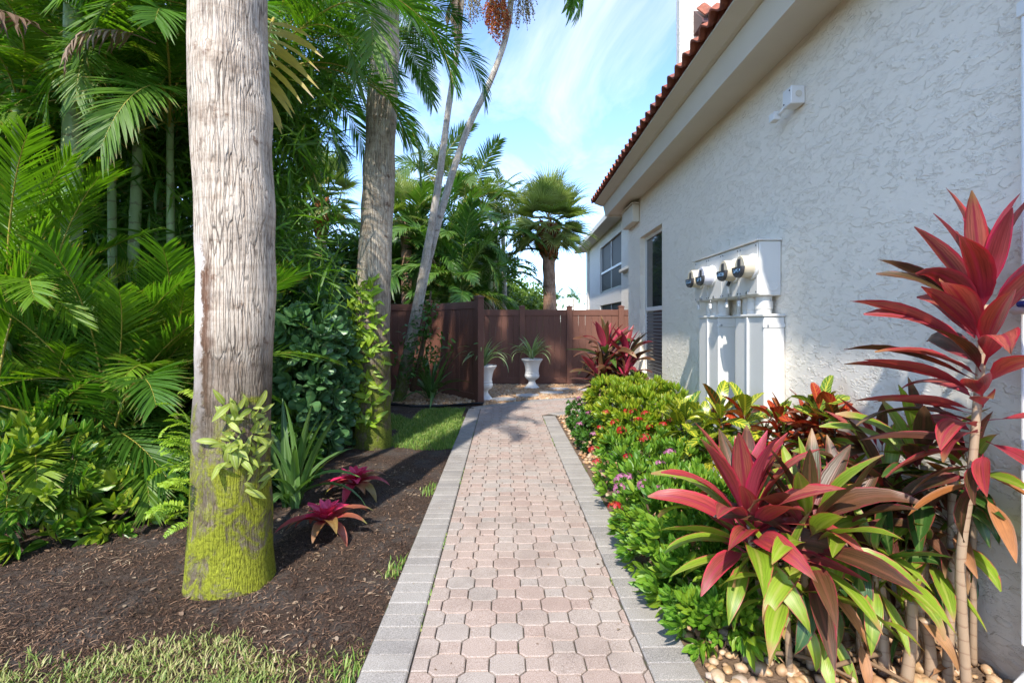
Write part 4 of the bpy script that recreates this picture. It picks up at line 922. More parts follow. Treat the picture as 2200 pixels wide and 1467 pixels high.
# ------------------------------------------------------------------ the two big palm trunks
FANS = [fan_mesh('fan', 'petiole_y', pl=.95, n=46, bl=.95, w=.055, droop=1.0, cup=.35, seed=i) for i in range(3)]
def fan_crown(root, at, n, sc, lo=-55, hi=80, fans=FANS):
    for i in range(n):
        e = R(hi-(hi-lo)*(i/n)**.9+rnd.uniform(-7, 7)); part('fan_leaf', rnd.choice(fans), root, T(Vector(at)+Vector((0, 0, -.3*sc*i/n))) @ RZ(i*2.39996+rnd.uniform(-.2, .2)) @ RY(-e) @ RX(rnd.uniform(-.3, .3)) @ S(sc*rnd.uniform(.85, 1.12)))
p1 = thing('palm_tree', 'thick pale cracked palm trunk with yellow green moss at its foot', 'palm tree', (-1.60, 2.79, 0))
part('trunk', trunk_mesh('trunk', [(.0, 0, -.05), (-.005, 0, .25), (.0, 0, .6), (.01, 0, 1.1), (.03, 0, 1.8), (.0, 0, 2.6), (-.02, 0, 3.4), (0, 0, 5.5), (.05, 0, 10)], [.245, .214, .200, .195, .202, .212, .198, .19, .16], 'bark1', 72, 230, .075, 3), p1)
fan_crown(p1, (.05, 0, 10), 13, 1.0)
p2 = thing('palm_tree', 'tan palm trunk wrapped in bright climbing fern beside the grass', 'palm tree', (-1.66, 5.8, 0))
part('trunk', trunk_mesh('trunk', [(0, 0, -.05), (.0, 0, .5), (.01, 0, 1.2), (.03, 0, 2.2), (.09, 0, 3.4), (.16, 0, 5.5), (.1, 0, 10)], [.235, .215, .200, .190, .178, .165, .15], 'bark2', 56, 160, .08, 8), p2)
fan_crown(p2, (.1, 0, 10), 12, 1.0)

# leaves growing on trunks
def trunk_fern(name, label, cat, center, rad, zone, n, mat, size, seed, group=None):
    t = thing(name, label, cat, center, group); r = random.Random(seed)
    lm = [np_mesh('leaf', *leaf_t(1, .26, 6, 'lance', b, .25, pet=.12, wave=.06, seed=i), None, M[mat]) for i, b in enumerate((.5, .9, -.2, 1.3))]
    for i in range(n):
        a0, a1, z0, z1 = zone(r); a = r.uniform(a0, a1); z = r.uniform(z0, z1); s = size*r.uniform(.6, 1.25)
        p = Vector((rad*math.cos(a), rad*math.sin(a), z)); o = Vector((math.cos(a), math.sin(a), 0)); side = Vector((-o.y, o.x, 0))
        d = (o*r.uniform(.15, .55)+side*r.uniform(-.9, .9)+Vector((0, 0, r.uniform(-.35, 1.0)))).normalized(); up = (o+Vector((0, 0, .4))-d*d.dot(o)).normalized()
        y = up.cross(d).normalized(); zz_ = d.cross(y); m = Matrix((d, y, zz_)).transposed().to_4x4()
        part('leaf', r.choice(lm), t, T(p-o*.01) @ m @ S(s))
    return t
def z1(r):
    z = r.random()
    return (R(284), R(346), .62+.36*z, .66+.40*z) if r.random() < .8 else (R(310), R(356), .5, .9)
trunk_fern('trunk_fern', 'pale yellow fern tongues sprouting from the mossy thick trunk', 'fern', (-1.60, 2.79, 0), .200, z1, 80, 'fernleaf', .115, 3)
def z2(r): z = r.random(); return (R(200), R(322-60*abs(z-.5)), .22+1.6*z, .27+1.75*z)
trunk_fern('climbing_fern', 'bright lime climbing fern covering the tan palm trunk', 'fern', (-1.66, 5.8, 0), .205, z2, 300, 'fernleaf2', .17, 4)
t = thing('sword_fern', 'feathery sword fern fronds on the shaded side of the mossy trunk', 'fern', (-1.60, 2.79, 0))
swf = [frond_mesh('fernleaf2', L=.20, n=15, ll=.042, lw=.014, a0=a, droop=1.5, phi=(85, 70), vee=.05, ld=.2, seed=200+i, t0=.1, segs=2, rr=.0015) for i, a in enumerate((.9, .4, 1.2))]
for i in range(34):
    a = R(rnd.uniform(165, 232)); z = rnd.uniform(.36, 1.02); part('frond', rnd.choice(swf), t, T((.21*math.cos(a), .21*math.sin(a), z)) @ RZ(a+rnd.uniform(-.6, .6)) @ RX(rnd.uniform(-.5, .5)) @ S(rnd.uniform(.6, 1.2)))

# ------------------------------------------------------------------ leaning twin palm
base = G(852, 866); tw = thing('leaning_palm', 'slender twin stemmed palm leaning towards the roof with red fruit', 'palm tree', base)
def im(px, py, d): return P(px, py, d)-base
sA = [im(850, 875, base.y), im(872, 770, 8.8), im(906, 600, 8.8), im(938, 420, 8.85), im(964, 230, 8.9), im(984, 90, 8.9), im(998, -60, 8.9)]
sB = [im(858, 878, base.y+.1), im(882, 760, 9.0), im(915, 585, 9.05), im(958, 420, 9.1), im(1003, 282, 9.2), im(1052, 178, 9.2), im(1084, 90, 9.2), im(1096, 20, 9.2), im(1098, -40, 9.2)]
part('trunk', trunk_mesh('trunk', sA, [.085, .078, .072, .066, .055, .045, .042], 'bark_thin', 18, 90, .08, 1), tw)
part('trunk', trunk_mesh('trunk', sB, [.082, .075, .07, .066, .060, .056, .054, .056, .058], 'bark_thin', 18, 90, .08, 2), tw)
def fruit(root, at, R_, H, n, name, mat, label=None, seed=0):
    r = np.random.RandomState(seed); tm = (np.array([(1, 0, 0), (0, 1, 0), (-1, 0, 0), (0, -1, 0), (0, 0, 1.4), (0, 0, -1.4)], float), np.array([(0, 1, 4), (1, 2, 4), (2, 3, 4), (3, 0, 4), (1, 0, 5), (2, 1, 5), (3, 2, 5), (0, 3, 5)]), np.zeros((6, 2)))
    pts = []; stem = MB()
    for k in range(46):
        a = r.rand()*6.283; R0 = R_*math.sqrt(r.rand()); p = np.array([0, 0, 0.]); end = np.array([R0*math.cos(a), R0*math.sin(a), -H*(1-.45*(R0/R_)**2)*r.uniform(.75, 1.05)]); prev = p
        line = []
        for s in range(12):
            f = (s+1)/12; q = np.array([end[0]*f**.5, end[1]*f**.5, end[2]*f])+r.randn(3)*.012; line.append(tuple(q))
            if f > .25: pts += [q+r.randn(3)*.014 for _ in range(max(1, n//500))]
        stem.tube(line, .004, 3, False)
    pts = np.array(pts); Ms = np.repeat(np.eye(3)[None], len(pts), 0)*(.011*(.7+.6*r.rand(len(pts))))[:, None, None]
    V, Q, U, W = mass(tm, Ms, pts); o = part(name, np_mesh(name, V, Q, U, W, M[mat]), root, T(at), kind='stuff', label=label)
    part('stalks', stem.mesh('stalks', M['petiole_y']), o)
fruit(tw, im(1068, -22, 9.05), .27, 1.0, 3200, 'fruit_cluster', 'berry', 'hanging cluster of orange red berries', 1)
fruit(tw, im(1122, -30, 9.25), .30, .85, 700, 'fruit_cluster', 'palm_dead', 'spent brown fruit stalks', 2)
fruit(tw, im(1006, -40, 8.9), .36, .85, 500, 'fruit_cluster', 'palm_dead', 'spent brown fruit stalks', 3)
skirt = leaf_t(1, .09, 6, 'strap', .3, .3, wave=.4)
for i in range(9): part('dead_leaf_base', np_mesh('dead_leaf_base', *leaf_t(.95, .07, 6, 'lance', .25, .4, wave=.5, seed=i), None, M['palm_dead']), tw, T(im(978+rnd.uniform(-6, 6), -20, 8.8)) @ RZ(i*.9) @ RY(R(78+rnd.uniform(-6, 8))) @ S(rnd.uniform(.7, 1.1)))
LIB['fish'] = {'hang': [frond_mesh('palm', 'petiole_y', L=2.0, n=26, ll=.62, lw=.085, a0=.6, droop=2.2, seed=301+i, ld=.7) for i in range(2)], 'up': [frond_mesh('palm', 'petiole_y', L=1.9, n=26, ll=.6, lw=.085, a0=1.3, droop=1.2, seed=305, ld=.5)]}
cB = im(1098, -60, 9.2)
for az, k, sc in ((-.15, 'hang', 1.0), (.5, 'hang', .9), (2.7, 'hang', .85), (-1.4, 'hang', .9), (1.6, 'up', 1), (3.4, 'up', 1), (-.5, 'up', 1.05), (4.4, 'hang', .8)): add_frond(tw, 'fish', k, cB+Vector((0, 0, .35)), az, sc)
for az, sc, tl in ((-.1, .8, .55), (-.45, .75, .6), (.25, .7, .5)): add_frond(tw, 'fish', 'hang', im(1135, -75, 9.0), az, sc, -tl)
cA = im(1002, -110, 8.9)
for az, k, sc in ((.3, 'up', .9), (2.4, 'hang', .8), (3.6, 'hang', .9), (5.0, 'up', 1), (1.3, 'up', 1)): add_frond(tw, 'fish', k, cA+Vector((0, 0, .6)), az, sc)
# dark vine on the leaning stems
vt = thing('climbing_vine', 'dark small leaved vine clinging to the leaning palm stems', 'vine', base)
lt = leaf_t(.11, .04, 4, 'lance', .6, .3); n = 420; ts = []
for i in range(n):
    z = rnd.uniform(.6, 2.15) if i % 3 else rnd.uniform(.7, 1.5); f = z/2.3; c = im(866+52*f, 868-235*f, 8.7); w_ = .20*math.exp(-((z-1.15)/.45)**2)+.09; ts.append((c.x+rnd.gauss(.10, w_), c.y+rnd.gauss(-.05, .10), c.z))
ts = np.array(ts); Ms = frames(np.c_[nrs.randn(n, 2), -.3+.6*nrs.randn(n)], np.c_[.6*nrs.randn(n, 2), np.ones(n)])*(.7+.6*nrs.rand(n))[:, None, None]; V, Q, U, W = mass(lt, Ms, ts)
part('foliage', np_mesh('foliage', V, Q, U, W, M['under']), vt, kind='stuff')
part('vine_stem', MB().tube([im(885, 840, 8.72), im(905, 760, 8.70), im(918, 690, 8.72), im(926, 625, 8.74)], [.05, .045, .03, .015], 8).mesh('vine_stem', M['twig'], smooth=True), vt)

# ------------------------------------------------------------------ far palms and trees
def cabbage(px, py_base, d, top_py, label, sc=1.0, trunk_px=28, n=44, boots=True):
    b = P(px, py_base, d); b.z = 0; top = P(px, top_py, d).z; t = thing('cabbage_palm', label, 'palm tree', b); r = trunk_px/F*d/2
    part('trunk', trunk_mesh('trunk', [(0, 0, -.05), (.03, 0, top*.4), (0, 0, top*.75), (0, 0, top)], [r*1.1, r, r*.95, r*1.1], 'fibretrunk', 20, 60, .1, 2), t)
    if boots:
        bm_ = MB()
        for i in range(60):
            a = i*2.4; z = top-.95*sc+1.0*sc*i/60; rr = r*(1.1+.3*math.sin(math.pi*i/60)); bm_.tube([(rr*.7*math.cos(a), rr*.7*math.sin(a), z-.12), (rr*1.05*math.cos(a), rr*1.05*math.sin(a), z), (rr*1.35*math.cos(a), rr*1.35*math.sin(a), z+.14)], [.05, .045, .02], 5)
        part('leaf_boots', bm_.mesh('leaf_boots', M['boot'], smooth=True), t)
    fan_crown(t, (0, 0, top+.25*sc), n, sc*.80, -50, 85); return t
cabbage(1179, 660, 15.0, 482, 'cabbage palm with round fan crown and rusty trunk beyond the fence', 1.05, 28, 62)
cabbage(873, 660, 13.5, 470, 'pale trunked fan palm standing between the thick trunk and twin stems', .8, 24, 26, False)
cabbage(690, 660, 12.0, 430, 'fan palm growing behind the round leaved bush', .85, 20, 26)
def feather(label, at, h, lib, n, sc, lean=(0, 0), r=.07, mat='cane', name='feather_palm', mix=('up', 'arch', 'arch', 'hang'), group=None, az=(0, 6.283)):
    t = thing(name, label, 'palm tree', at, group); top = Vector((lean[0], lean[1], h))
    part('trunk', trunk_mesh('trunk', [(0, 0, -.05), top*.3+Vector((lean[0]*-.1, 0, 0)), top*.65, top], [r*1.15, r, r*.9, r*.75], mat, 14, 40, .05, 1), t)
    crown(t, top, lib, n, sc, mix, az[0], az[1]); return t
bgp = [(1000, 14.5, 3.6, 'far', 18, .95, 'dense dark feather palm arching over the angled fence'), (985, 12.6, 2.2, 'far', 20, .85, 'low dark feather palm rising just behind the angled fence'), (1000, 16.5, 5.4, 'farb', 18, .95, 'tall feather palm with lighter crown between the twin stems'),
       (930, 17.5, 6.6, 'farb', 16, .95, 'tallest background feather palm with spear leaf behind the twin stems'), (1088, 18, 5.0, 'farb', 13, .75, 'feather palm with yellowing lower fronds beside the cabbage palm'), (900, 14, 3.0, 'far', 20, .95, 'feather palm filling the gap behind the tan trunk'), (1062, 19, 6.0, 'farb', 12, .75, 'slim feather palm with curled tips left of the cabbage palm'), (950, 13.2, 1.9, 'far', 14, .62, 'small feather palm peeking over the angled fence middle'),
       (1045, 15.5, 3.0, 'far', 18, .85, 'arching feather palm just beyond the fence end post'), (935, 13.4, 3.1, 'far', 20, .9, 'feather palm with broad arching fronds behind the twin stems'),
       (620, 12.5, 3.4, 'far', 20, 1.0, 'feather palm behind the clusia between the thick trunks')]
for px, d, h, lib, n, sc, lab in bgp:
    p = P(px, 700, d); p.z = 0; tt = feather(lab+'', p, h, lib, n, sc, (rnd.uniform(-.3, .3), 0), .09, 'bark_thin' if lib == 'farb' else 'cane')
    if px in (1095, 1062, 985): add_frond(tt, 'dead', 'hang', (0, 0, h-.1), rnd.uniform(-1.2, .6), 1.4); add_frond(tt, 'yellow', 'hang', (0, 0, h-.15), -.4, 1.0)
for px, py, d, lab in ((1195, 648, 60, 'tiny far palm just right of the cabbage palm trunk'), (1232, 643, 62, 'tiny far palm nearest the pale building')):
    p = P(px, py, d); h = p.z; p.z = 0; feather('dark '+lab, p, h, 'far', 14, .85, (0, 0), .14, 'bark_thin', 'distant_palm', group='tiny distant palms')
def tree(label, at, h, R_, mat, n, lsize, seed=0, name='broadleaf_tree', squash=.75, th=.25):
    t = thing(name, label, 'tree', at); r = np.random.RandomState(seed); nc = 16; C = []; br = MB()
    br.tube([(0, 0, -.1), (.05, 0, h*.25), (0, .05, h*.5)], [th*1.2, th, th*.7], 10)
    for i in range(nc):
        v = r.randn(3); v /= np.linalg.norm(v); c = np.array([0, 0, h-R_*squash])+v*np.array([R_, R_, R_*squash])*r.uniform(.35, .8); C.append((c, R_*r.uniform(.28, .5))); br.tube([(0, 0, h*.35), tuple(c*.6+np.array([0, 0, h*.16])), tuple(c)], [th*.5, th*.3, th*.08], 5)
    pts = []; nn = []
    for i in range(n):
        c, q = C[r.randint(nc)]; v = r.randn(3); v /= np.linalg.norm(v); pts.append(c+v*q*r.uniform(.6, 1.05)*np.array([1, 1, .8])); nn.append(v+np.array([0, 0, .5]))
    pts, nn = np.array(pts), np.array(nn); tm = leaf_t(1, .42, 3, 'ovate', .6, .2); Ms = frames(r.randn(n, 3)+nn*.5, nn)*(lsize*(.6+.8*r.rand(n)))[:, None, None]
    V, Q, U, W = mass(tm, Ms, pts, r.rand(n)); part('crown', np_mesh('crown', V, Q, U, W, M[mat]), t, kind='stuff'); part('trunk', br.mesh('trunk', M['twig'], smooth=True), t); return t
for px, d, h, R_, mt, lab, sd in ((1095, 24, 4.0, 2.3, 'tree_far', 'sunlit yellow green tree just over the far fence', 1), (1128, 34, 4.6, 2.4, 'tree_far', 'bright rounded tree left of the cabbage palm trunk', 2), (1052, 30, 5.0, 2.8, 'tree_far', 'light green tree behind the fence end post', 3), (1000, 21, 5.6, 2.6, 'tree_dark', 'dark leafy tree right behind the low feather palm', 14), (900, 20, 6.0, 3.0, 'tree_dark', 'dark leafy tree left of the twin stems', 15), (960, 24, 5.5, 3.4, 'tree_dark', 'dark leafy tree behind the feather palms', 4), (1150, 55, 3.6, 3, 'tree_dark', 'low distant tree beyond the cabbage palm', 5)):
    p = P(px, 700, d); p.z = 0; tree(lab, p, h, R_, mt, 5000, .22 if d < 40 else .4, sd)
for x, y, h, R_, lab, sd in ((-6.6, 7.6, 3.4, 2.0, 'low dark bushy tree at the back of the thicket', 10), (-4.9, 9.0, 3.2, 1.7, 'low dark bushy tree before the hidden fence', 11), (-9.0, 6.0, 3.6, 2.2, 'low dark bushy tree at the outer back of the thicket', 12), (-3.6, 8.2, 2.6, 1.2, 'low dark bushy tree behind the round leaved bush', 13), (-4.6, 15.5, 5.0, 2.6, 'dark evergreen tree beyond the angled fence', 9)):
    tree(lab, (x, y, 0), h, R_, 'tree_dark', 9000, .20, sd)

# ------------------------------------------------------------------ left jungle
def J(px, d): p = P(px, 700, d); p.z = 0; return p
def cane(px, d, px2, h, r, label, lib='areca', n=12, sc=1.0, mix=('up', 'arch', 'arch', 'hang'), az=(0, 6.283)):
    b = J(px, d); top = (px2-px)/F*d; return feather(label, b, h, lib, n, sc, (top, 0), r, 'cane', 'cane_palm', mix, 'cane palms in the left thicket', az)
cane(150, 4.1, 158, 4.6, .078, 'cane palm with the stoutest pale green ringed stem', 'areca', 16, 1.1)
cane(268, 4.9, 300, 3.6, .058, 'cane palm with leaning ringed stem beside a dead frond', 'areca', 14, 1.0)
cane(108, 3.9, 104, 1.35, .048, 'young cane palm with short stem above the broad leaved shrub', 'bright', 9, .8)
cane(20, 3.7, 10, 1.5, .05, 'cane palm with upright lime frond at the thicket edge', 'bright', 9, .85, ('up', 'up', 'arch'))
cane(350, 5.4, 340, 2.9, .055, 'cane palm half hidden behind the thick pale trunk', 'areca', 14, 1.0)
cane(245, 4.7, 238, 3.9, .04, 'slim cane palm with full bright crown behind the dead frond', 'areca', 18, .95, ('up', 'arch', 'arch', 'hang'))
cane(370, 4.9, 365, 3.6, .04, 'slim cane palm whose crown brushes the thick trunk', 'areca', 18, .95, ('up', 'arch', 'arch', 'hang'))
cane(40, 4.3, 36, 3.5, .045, 'slim cane palm at the outer edge with hanging bright fronds', 'bright', 16, .95, ('arch', 'arch', 'hang', 'hang'))
cane(60, 5.2, 40, 4.2, .06, 'tall cane palm in the darkest part of the thicket', 'dark', 16, 1.1)
cane(220, 6.4, 210, 3.4, .06, 'cane palm deep in the thicket with dark fronds', 'dark', 16, 1.1)
cane(430, 6.8, 430, 4.4, .06, 'dark cane palm rising behind the thick trunk', 'areca', 16, 1.1)
cane(500, 6.9, 530, 4.3, .05, 'cane palm with long hanging fronds right of the thick trunk', 'areca', 16, 1.0, ('arch', 'hang', 'hang'))
cane(-60, 4.6, -70, 2.6, .06, 'cane palm spreading in from beyond the thicket edge', 'areca', 14, 1.1)
cane(560, 5.0, 575, 4.25, .032, 'cane palm whose long fronds hang before the tan trunk', 'areca', 24, 1.1, ('arch', 'hang', 'hang', 'hang'))
cane(808, 6.7, 812, 5.6, .05, 'tall cane palm arching over the tan trunk', 'dark', 20, .85, ('arch', 'arch', 'hang', 'hang'))
for i, (px, d, lab) in enumerate(((40, 3.7, 'at the edge beside the broad leaved shrub'), (190, 4.0, 'between the two ringed stems'), (270, 4.2, 'below the leaning ringed stem'), (340, 4.3, 'just left of the mossy trunk'), (120, 4.6, 'under the stoutest ringed stem'), (390, 5.0, 'behind the thick trunk foot'), (240, 5.2, 'in the shade under the dead frond'), (-20, 4.2, 'at the outer end of the thicket'))):
    t = thing('young_palm', 'stemless young palm of narrow green leaflets '+lab, 'young palm', J(px, d), 'young palms under the cane palms')
    crown(t, (0, 0, .25), 'areca', 15, .72, ('up', 'up', 'arch', 'arch'))
for i, (px, d, lib, sc, lab) in enumerate(((90, 3.9, 'bright', .75, 'lime young palm in front of the ringed stems'), (230, 3.75, 'areca', .85, 'full young palm low between shrub and mossy trunk'), (310, 3.9, 'bright', .62, 'small lime young palm close to the mossy trunk'), (160, 4.3, 'areca', 1.0, 'large young palm in the middle of the thicket'), (360, 4.5, 'areca', .95, 'large young palm touching the thick trunk from behind'), (20, 4.4, 'areca', 1.05, 'large young palm under the outermost cane palm'), (260, 4.7, 'bright', .9, 'tall lime young palm behind the leaning ringed stem'))):
    t = thing('young_palm', lab, 'young palm', J(px, d), 'young palms under the cane palms')
    crown(t, (0, 0, .35+.25*(i % 3)), lib, 17, sc, ('up', 'up', 'up', 'arch'))
# accent fronds
ac = thing('yellowing_palm', 'palm with a yellow dying frond beside the thick trunk', 'palm tree', J(540, 3.7))
part('trunk', trunk_mesh('trunk', [(0, 0, -.05), (.02, 0, 1.5), (0, 0, 3.3)], [.06, .05, .045], 'cane', 12, 30, .05), ac)
yb = P(572, 35, 3.5)-J(540, 3.7)
part('frond', frond_mesh('palm_y', 'petiole_y', L=.95, n=13, ll=.42, lw=.036, a0=-.75, droop=.75, seed=90, ld=.55, phi=(75, 30), vee=.1, t0=.05), ac, T(P(588, 40, 3.45)-J(540, 3.7)) @ RZ(-1.25), label='yellow drooping frond'); add_frond(ac, 'areca', 'hang', yb+Vector((0, .1, .2)), .2, .9); add_frond(ac, 'areca', 'arch', yb+Vector((0, .1, .2)), 1.0, .9); add_frond(ac, 'areca', 'hang', yb+Vector((0, .1, .3)), -.5, .8); add_frond(ac, 'areca', 'up', yb+Vector((0, .1, .2)), 2, .9)
for px, py, d, az, lib, sc, lab in ((335, 95, 3.9, -2.4, 'dead', .62, 'shrivelled pale brown frond hanging between the ringed stems'), (120, 90, 3.8, -1.6, 'dead', .8, 'long brown dead frond beside the stoutest ringed stem')):
    p = P(px, py, d); tag(part('dead_frond', rnd.choice(LIB[lib]['hang']), None, T(p) @ RZ(az) @ S(sc)), lab, 'dead frond')
# upright lime frond at left edge
tag(part('lime_frond', frond_mesh('palm_b', 'petiole_y', L=1.15, n=26, ll=.30, lw=.034, a0=1.45, droop=.25, seed=77, ld=.05, phi=(48, 20), vee=.3), None, T(J(-8, 3.3)+Vector((0, 0, 1.0))) @ RZ(.5)), 'half opened lime green frond standing at the thicket edge', 'palm frond')
# dense undergrowth mass
def leafmass(name, label, cat, sampler, n, lt, mat, sz, kind='stuff', up=.6):
    pts = np.array([sampler() for _ in range(n)]); N_ = nrs.randn(n, 3)*.7+np.array([.25, -.5, up]); Ms = frames(nrs.randn(n, 3)+np.array([.1, -.5, -.1]), N_)*(sz*(.6+.8*nrs.rand(n)))[:, None, None]
    V, Q, U, W = mass(lt, Ms, pts); return tag(part(name, np_mesh(name, V, Q, U, W, M[mat])), label, cat, kind=kind)
def us():
    px = nrs.uniform(-120, 470); d = nrs.uniform(3.6, 5.2)+.004*max(0, 300-px)*0; h = abs(nrs.randn())*.18; p = J(px, d); return (p.x, p.y, min(h, .6)+.02)
leafmass('undergrowth', 'dense low green undergrowth at the foot of the left thicket', 'undergrowth', us, 2400, leaf_t(.15, .045, 4, 'lance', .8, .25), 'under', 1.0)
def us2():
    px = nrs.uniform(-250, 640); d = nrs.uniform(4.9, 8); p = J(px, d); return (p.x, p.y, 4.6*nrs.rand()**1.2)
leafmass('thicket_leaves', 'dark narrow leaves filling the back of the thicket', 'thicket', us2, 22000, leaf_t(.34, .026, 4, 'lance', .9, .3), 'palm', 1.0)

def us3():
    px = nrs.uniform(-250, 720); d = nrs.uniform(4.9, 6.8); p = J(px, d); return (p.x, p.y, 1.4+3.6*nrs.rand())
leafmass('canopy_leaves', 'bright narrow leaves filling the upper thicket between the crowns', 'thicket', us3, 11000, leaf_t(.36, .022, 4, 'lance', .8, .3), 'palm', 1.0, up=.9)
# ------------------------------------------------------------------ shrubs
def superell(c, rad, e, n, lo=.72, zmin=None, lump=.12):
    out = []; nn = []; c = np.array(c); rad = np.array(rad)
    while len(out) < n:
        v = nrs.randn(3); v /= np.linalg.norm(v); k = (np.sum(np.abs(v)**e))**(-1/e); f = (lo+(1-lo)*nrs.rand()**.6)*(1+lump*mnoise.noise(Vector(v*2.3)+Vector(c)))
        p = c+v*k*f*rad
        if zmin is not None and p[2] < zmin: continue
        out.append(p); g = np.sign(v)*np.abs(v)**(e-1)/rad; nn.append(g/np.linalg.norm(g))
    return np.array(out), np.array(nn)
def sprig(k, L, W, shape, spread, mat, seed, bend=.7, pet=.1, two=True):
    r = random.Random(seed); ps = []
    for tier in range(2 if two else 1):
        for i in range(k):
            a = 6.283*i/k+tier*.5+r.uniform(-.25, .25); tl = leaf_t(L*(1-.3*tier)*r.uniform(.85, 1.1), W*(1-.25*tier), 4, shape, bend, .3, pet, seed=i)
            ps.append(xf(tl, RX(a) @ T((-.25*L*(1-tier), 0, 0)) @ RY(-(math.pi/2-spread*(1-.45*tier))) @ RX(0) if False else RX(a) @ T((.15*L*tier, 0, .004)) @ RY(-spread*(1-.45*tier)))+(np.full(len(tl[0]), r.random()*.5),))
    V, Q, U, W_ = join(ps); return V, Q, U, W_
def shrub(name, label, cat, base, shapes, nparts, nmass, sprigs, mat, size, pn='shoot', stems=8, group=None, up=.45, zmin=.02):
    t = thing(name, label, cat, base, group); b = np.array(base); sm = [np_mesh(pn, *s, M[mat]) for s in sprigs]
    tot = sum(w for *_, w in shapes)
    for c, rad, e, w in shapes:
        n = int(nparts*w/tot); P_, N_ = superell(c, rad, e, n, .93, zmin); N_ = N_+np.array([0, 0, up])+nrs.randn(n, 3)*.28
        Fm = frames(N_, nrs.randn(n, 3))
        for i in range(n):
            m = Matrix(Fm[i].tolist()).to_4x4(); part(pn, rnd.choice(sm), t, T(P_[i]-b) @ m @ S(size*rnd.uniform(.55, 1.4)))
    out = []
    for c, rad, e, w in shapes:
        n = int(nmass*w/tot); P_, N_ = superell(c, rad, e, n, .45, zmin); N_ = N_+np.array([0, 0, up])+nrs.randn(n, 3)*.5; Ms = frames(N_, nrs.randn(n, 3))*(size*(.7+.5*nrs.rand(n)))[:, None, None]
        s = rnd.choice(sprigs); a = mass(s[:3], Ms, P_-b); out.append((a[0], a[1], a[2], np.tile(s[3], n)+a[3]))
    V, Q, U, W = join(out); part('inner_foliage', np_mesh('inner_foliage', V, Q, U, W, M[mat]), t, kind='stuff')
    for i in range(stems):
        c, rad, e, w = rnd.choice(shapes); q = Vector(c)-Vector(base)+Vector((rnd.uniform(-.6, .6)*rad[0], rnd.uniform(-.6, .6)*rad[1], .4*rad[2])); part('stem', MB().tube([(q.x*.5, q.y*.7, -.02), (q.x*.8, q.y*.9, q.z*.5), tuple(q)], [.012, .009, .005], 6).mesh('stem', M['twig'], smooth=True), t)
    return t
cl = [sprig(4, .14, .078, 'obov', 1.0, 'clusia', s, .35, .12) for s in (1, 2, 3)]
shrub('clusia_bush', 'tall bush of round blue green leaves between the two thick trunks', 'bush', (-2.35, 5.3, 0), [((-2.35, 5.3, .85), (.55, .5, .95), 2.6, 1.6), ((-2.75, 5.7, 1.0), (.6, .5, 1.0), 2.6, .8), ((-2.1, 5.9, .7), (.4, .4, .85), 2.5, .5)], 290, 620, cl, 'clusia', 1.0, stems=10, up=.3)
sl_ = [sprig(4, .15, .062, 'ovate', .85, 'shrub', s, .5, .1) for s in (4, 5, 6)]
shrub('broadleaf_shrub', 'low shrub with glossy yellow green oval leaves at the mulch edge', 'shrub', (-3.05, 3.3, 0), [((-3.2, 3.2, .38), (.42, .35, .42), 2.2, 1.2), ((-2.75, 3.5, .16), (.3, .3, .22), 2.2, .5), ((-3.5, 3.5, .5), (.4, .35, .4), 2.2, .5)], 110, 110, sl_, 'shrub', .9, stems=6)
un = [sprig(5, .085, .034, 'ovate', .8, 'under', s, .5, .1) for s in (7, 8)]
shrub('ground_cover', 'low dark green ground cover left of the mossy trunk foot', 'ground cover', (-2.35, 3.9, 0), [((-2.45, 3.85, .15), (.42, .35, .24), 2.2, 1), ((-2.1, 4.3, .2), (.35, .4, .3), 2.2, .9)], 150, 260, un, 'under', 1.0, stems=4)
he = [sprig(5, .105, .038, 'lance', .75, 'hedge', s, .5, .06) for s in (9, 10, 11)]
shrub('clipped_hedge', 'clipped lime green variegated hedge along the stucco wall', 'hedge', (1.48, 5.7, 0), [((1.48, 5.75, .36), (.48, 1.1, .36), 4.5, 1)], 290, 640, he, 'hedge', .92, stems=12, up=.5)
pe = [sprig(5, .085, .032, 'lance', .85, 'penta', s, .6, .1) for s in (12, 13, 14)]
penta = shrub('pentas_bush', 'bright green bush with red and pink flowers spilling over the path edge', 'flowering bush', (1.15, 3.4, 0), [((1.08, 3.85, .27), (.36, .75, .29), 2.8, 1.1), ((1.0, 2.85, .25), (.33, .55, .31), 2.6, 1.3), ((.98, 2.35, .14), (.28, .3, .20), 2.4, .6), ((1.45, 3.5, .3), (.4, .7, .3), 2.6, .5)], 295, 620, pe, 'penta', .95, stems=12)
ix = [sprig(5, .06, .026, 'ovate', .8, 'under', s, .5, .1) for s in (15, 16)]
ixo = shrub('pink_flower_bush', 'small dark bush with pale pink flowers where the path bends', 'flowering bush', (.98, 6.7, 0), [((1.0, 6.75, .17), (.22, .7, .2), 2.4, 1), ((.95, 5.75, .17), (.2, .5, .18), 2.3, .6)], 130, 240, ix, 'under', 1.0, stems=5)
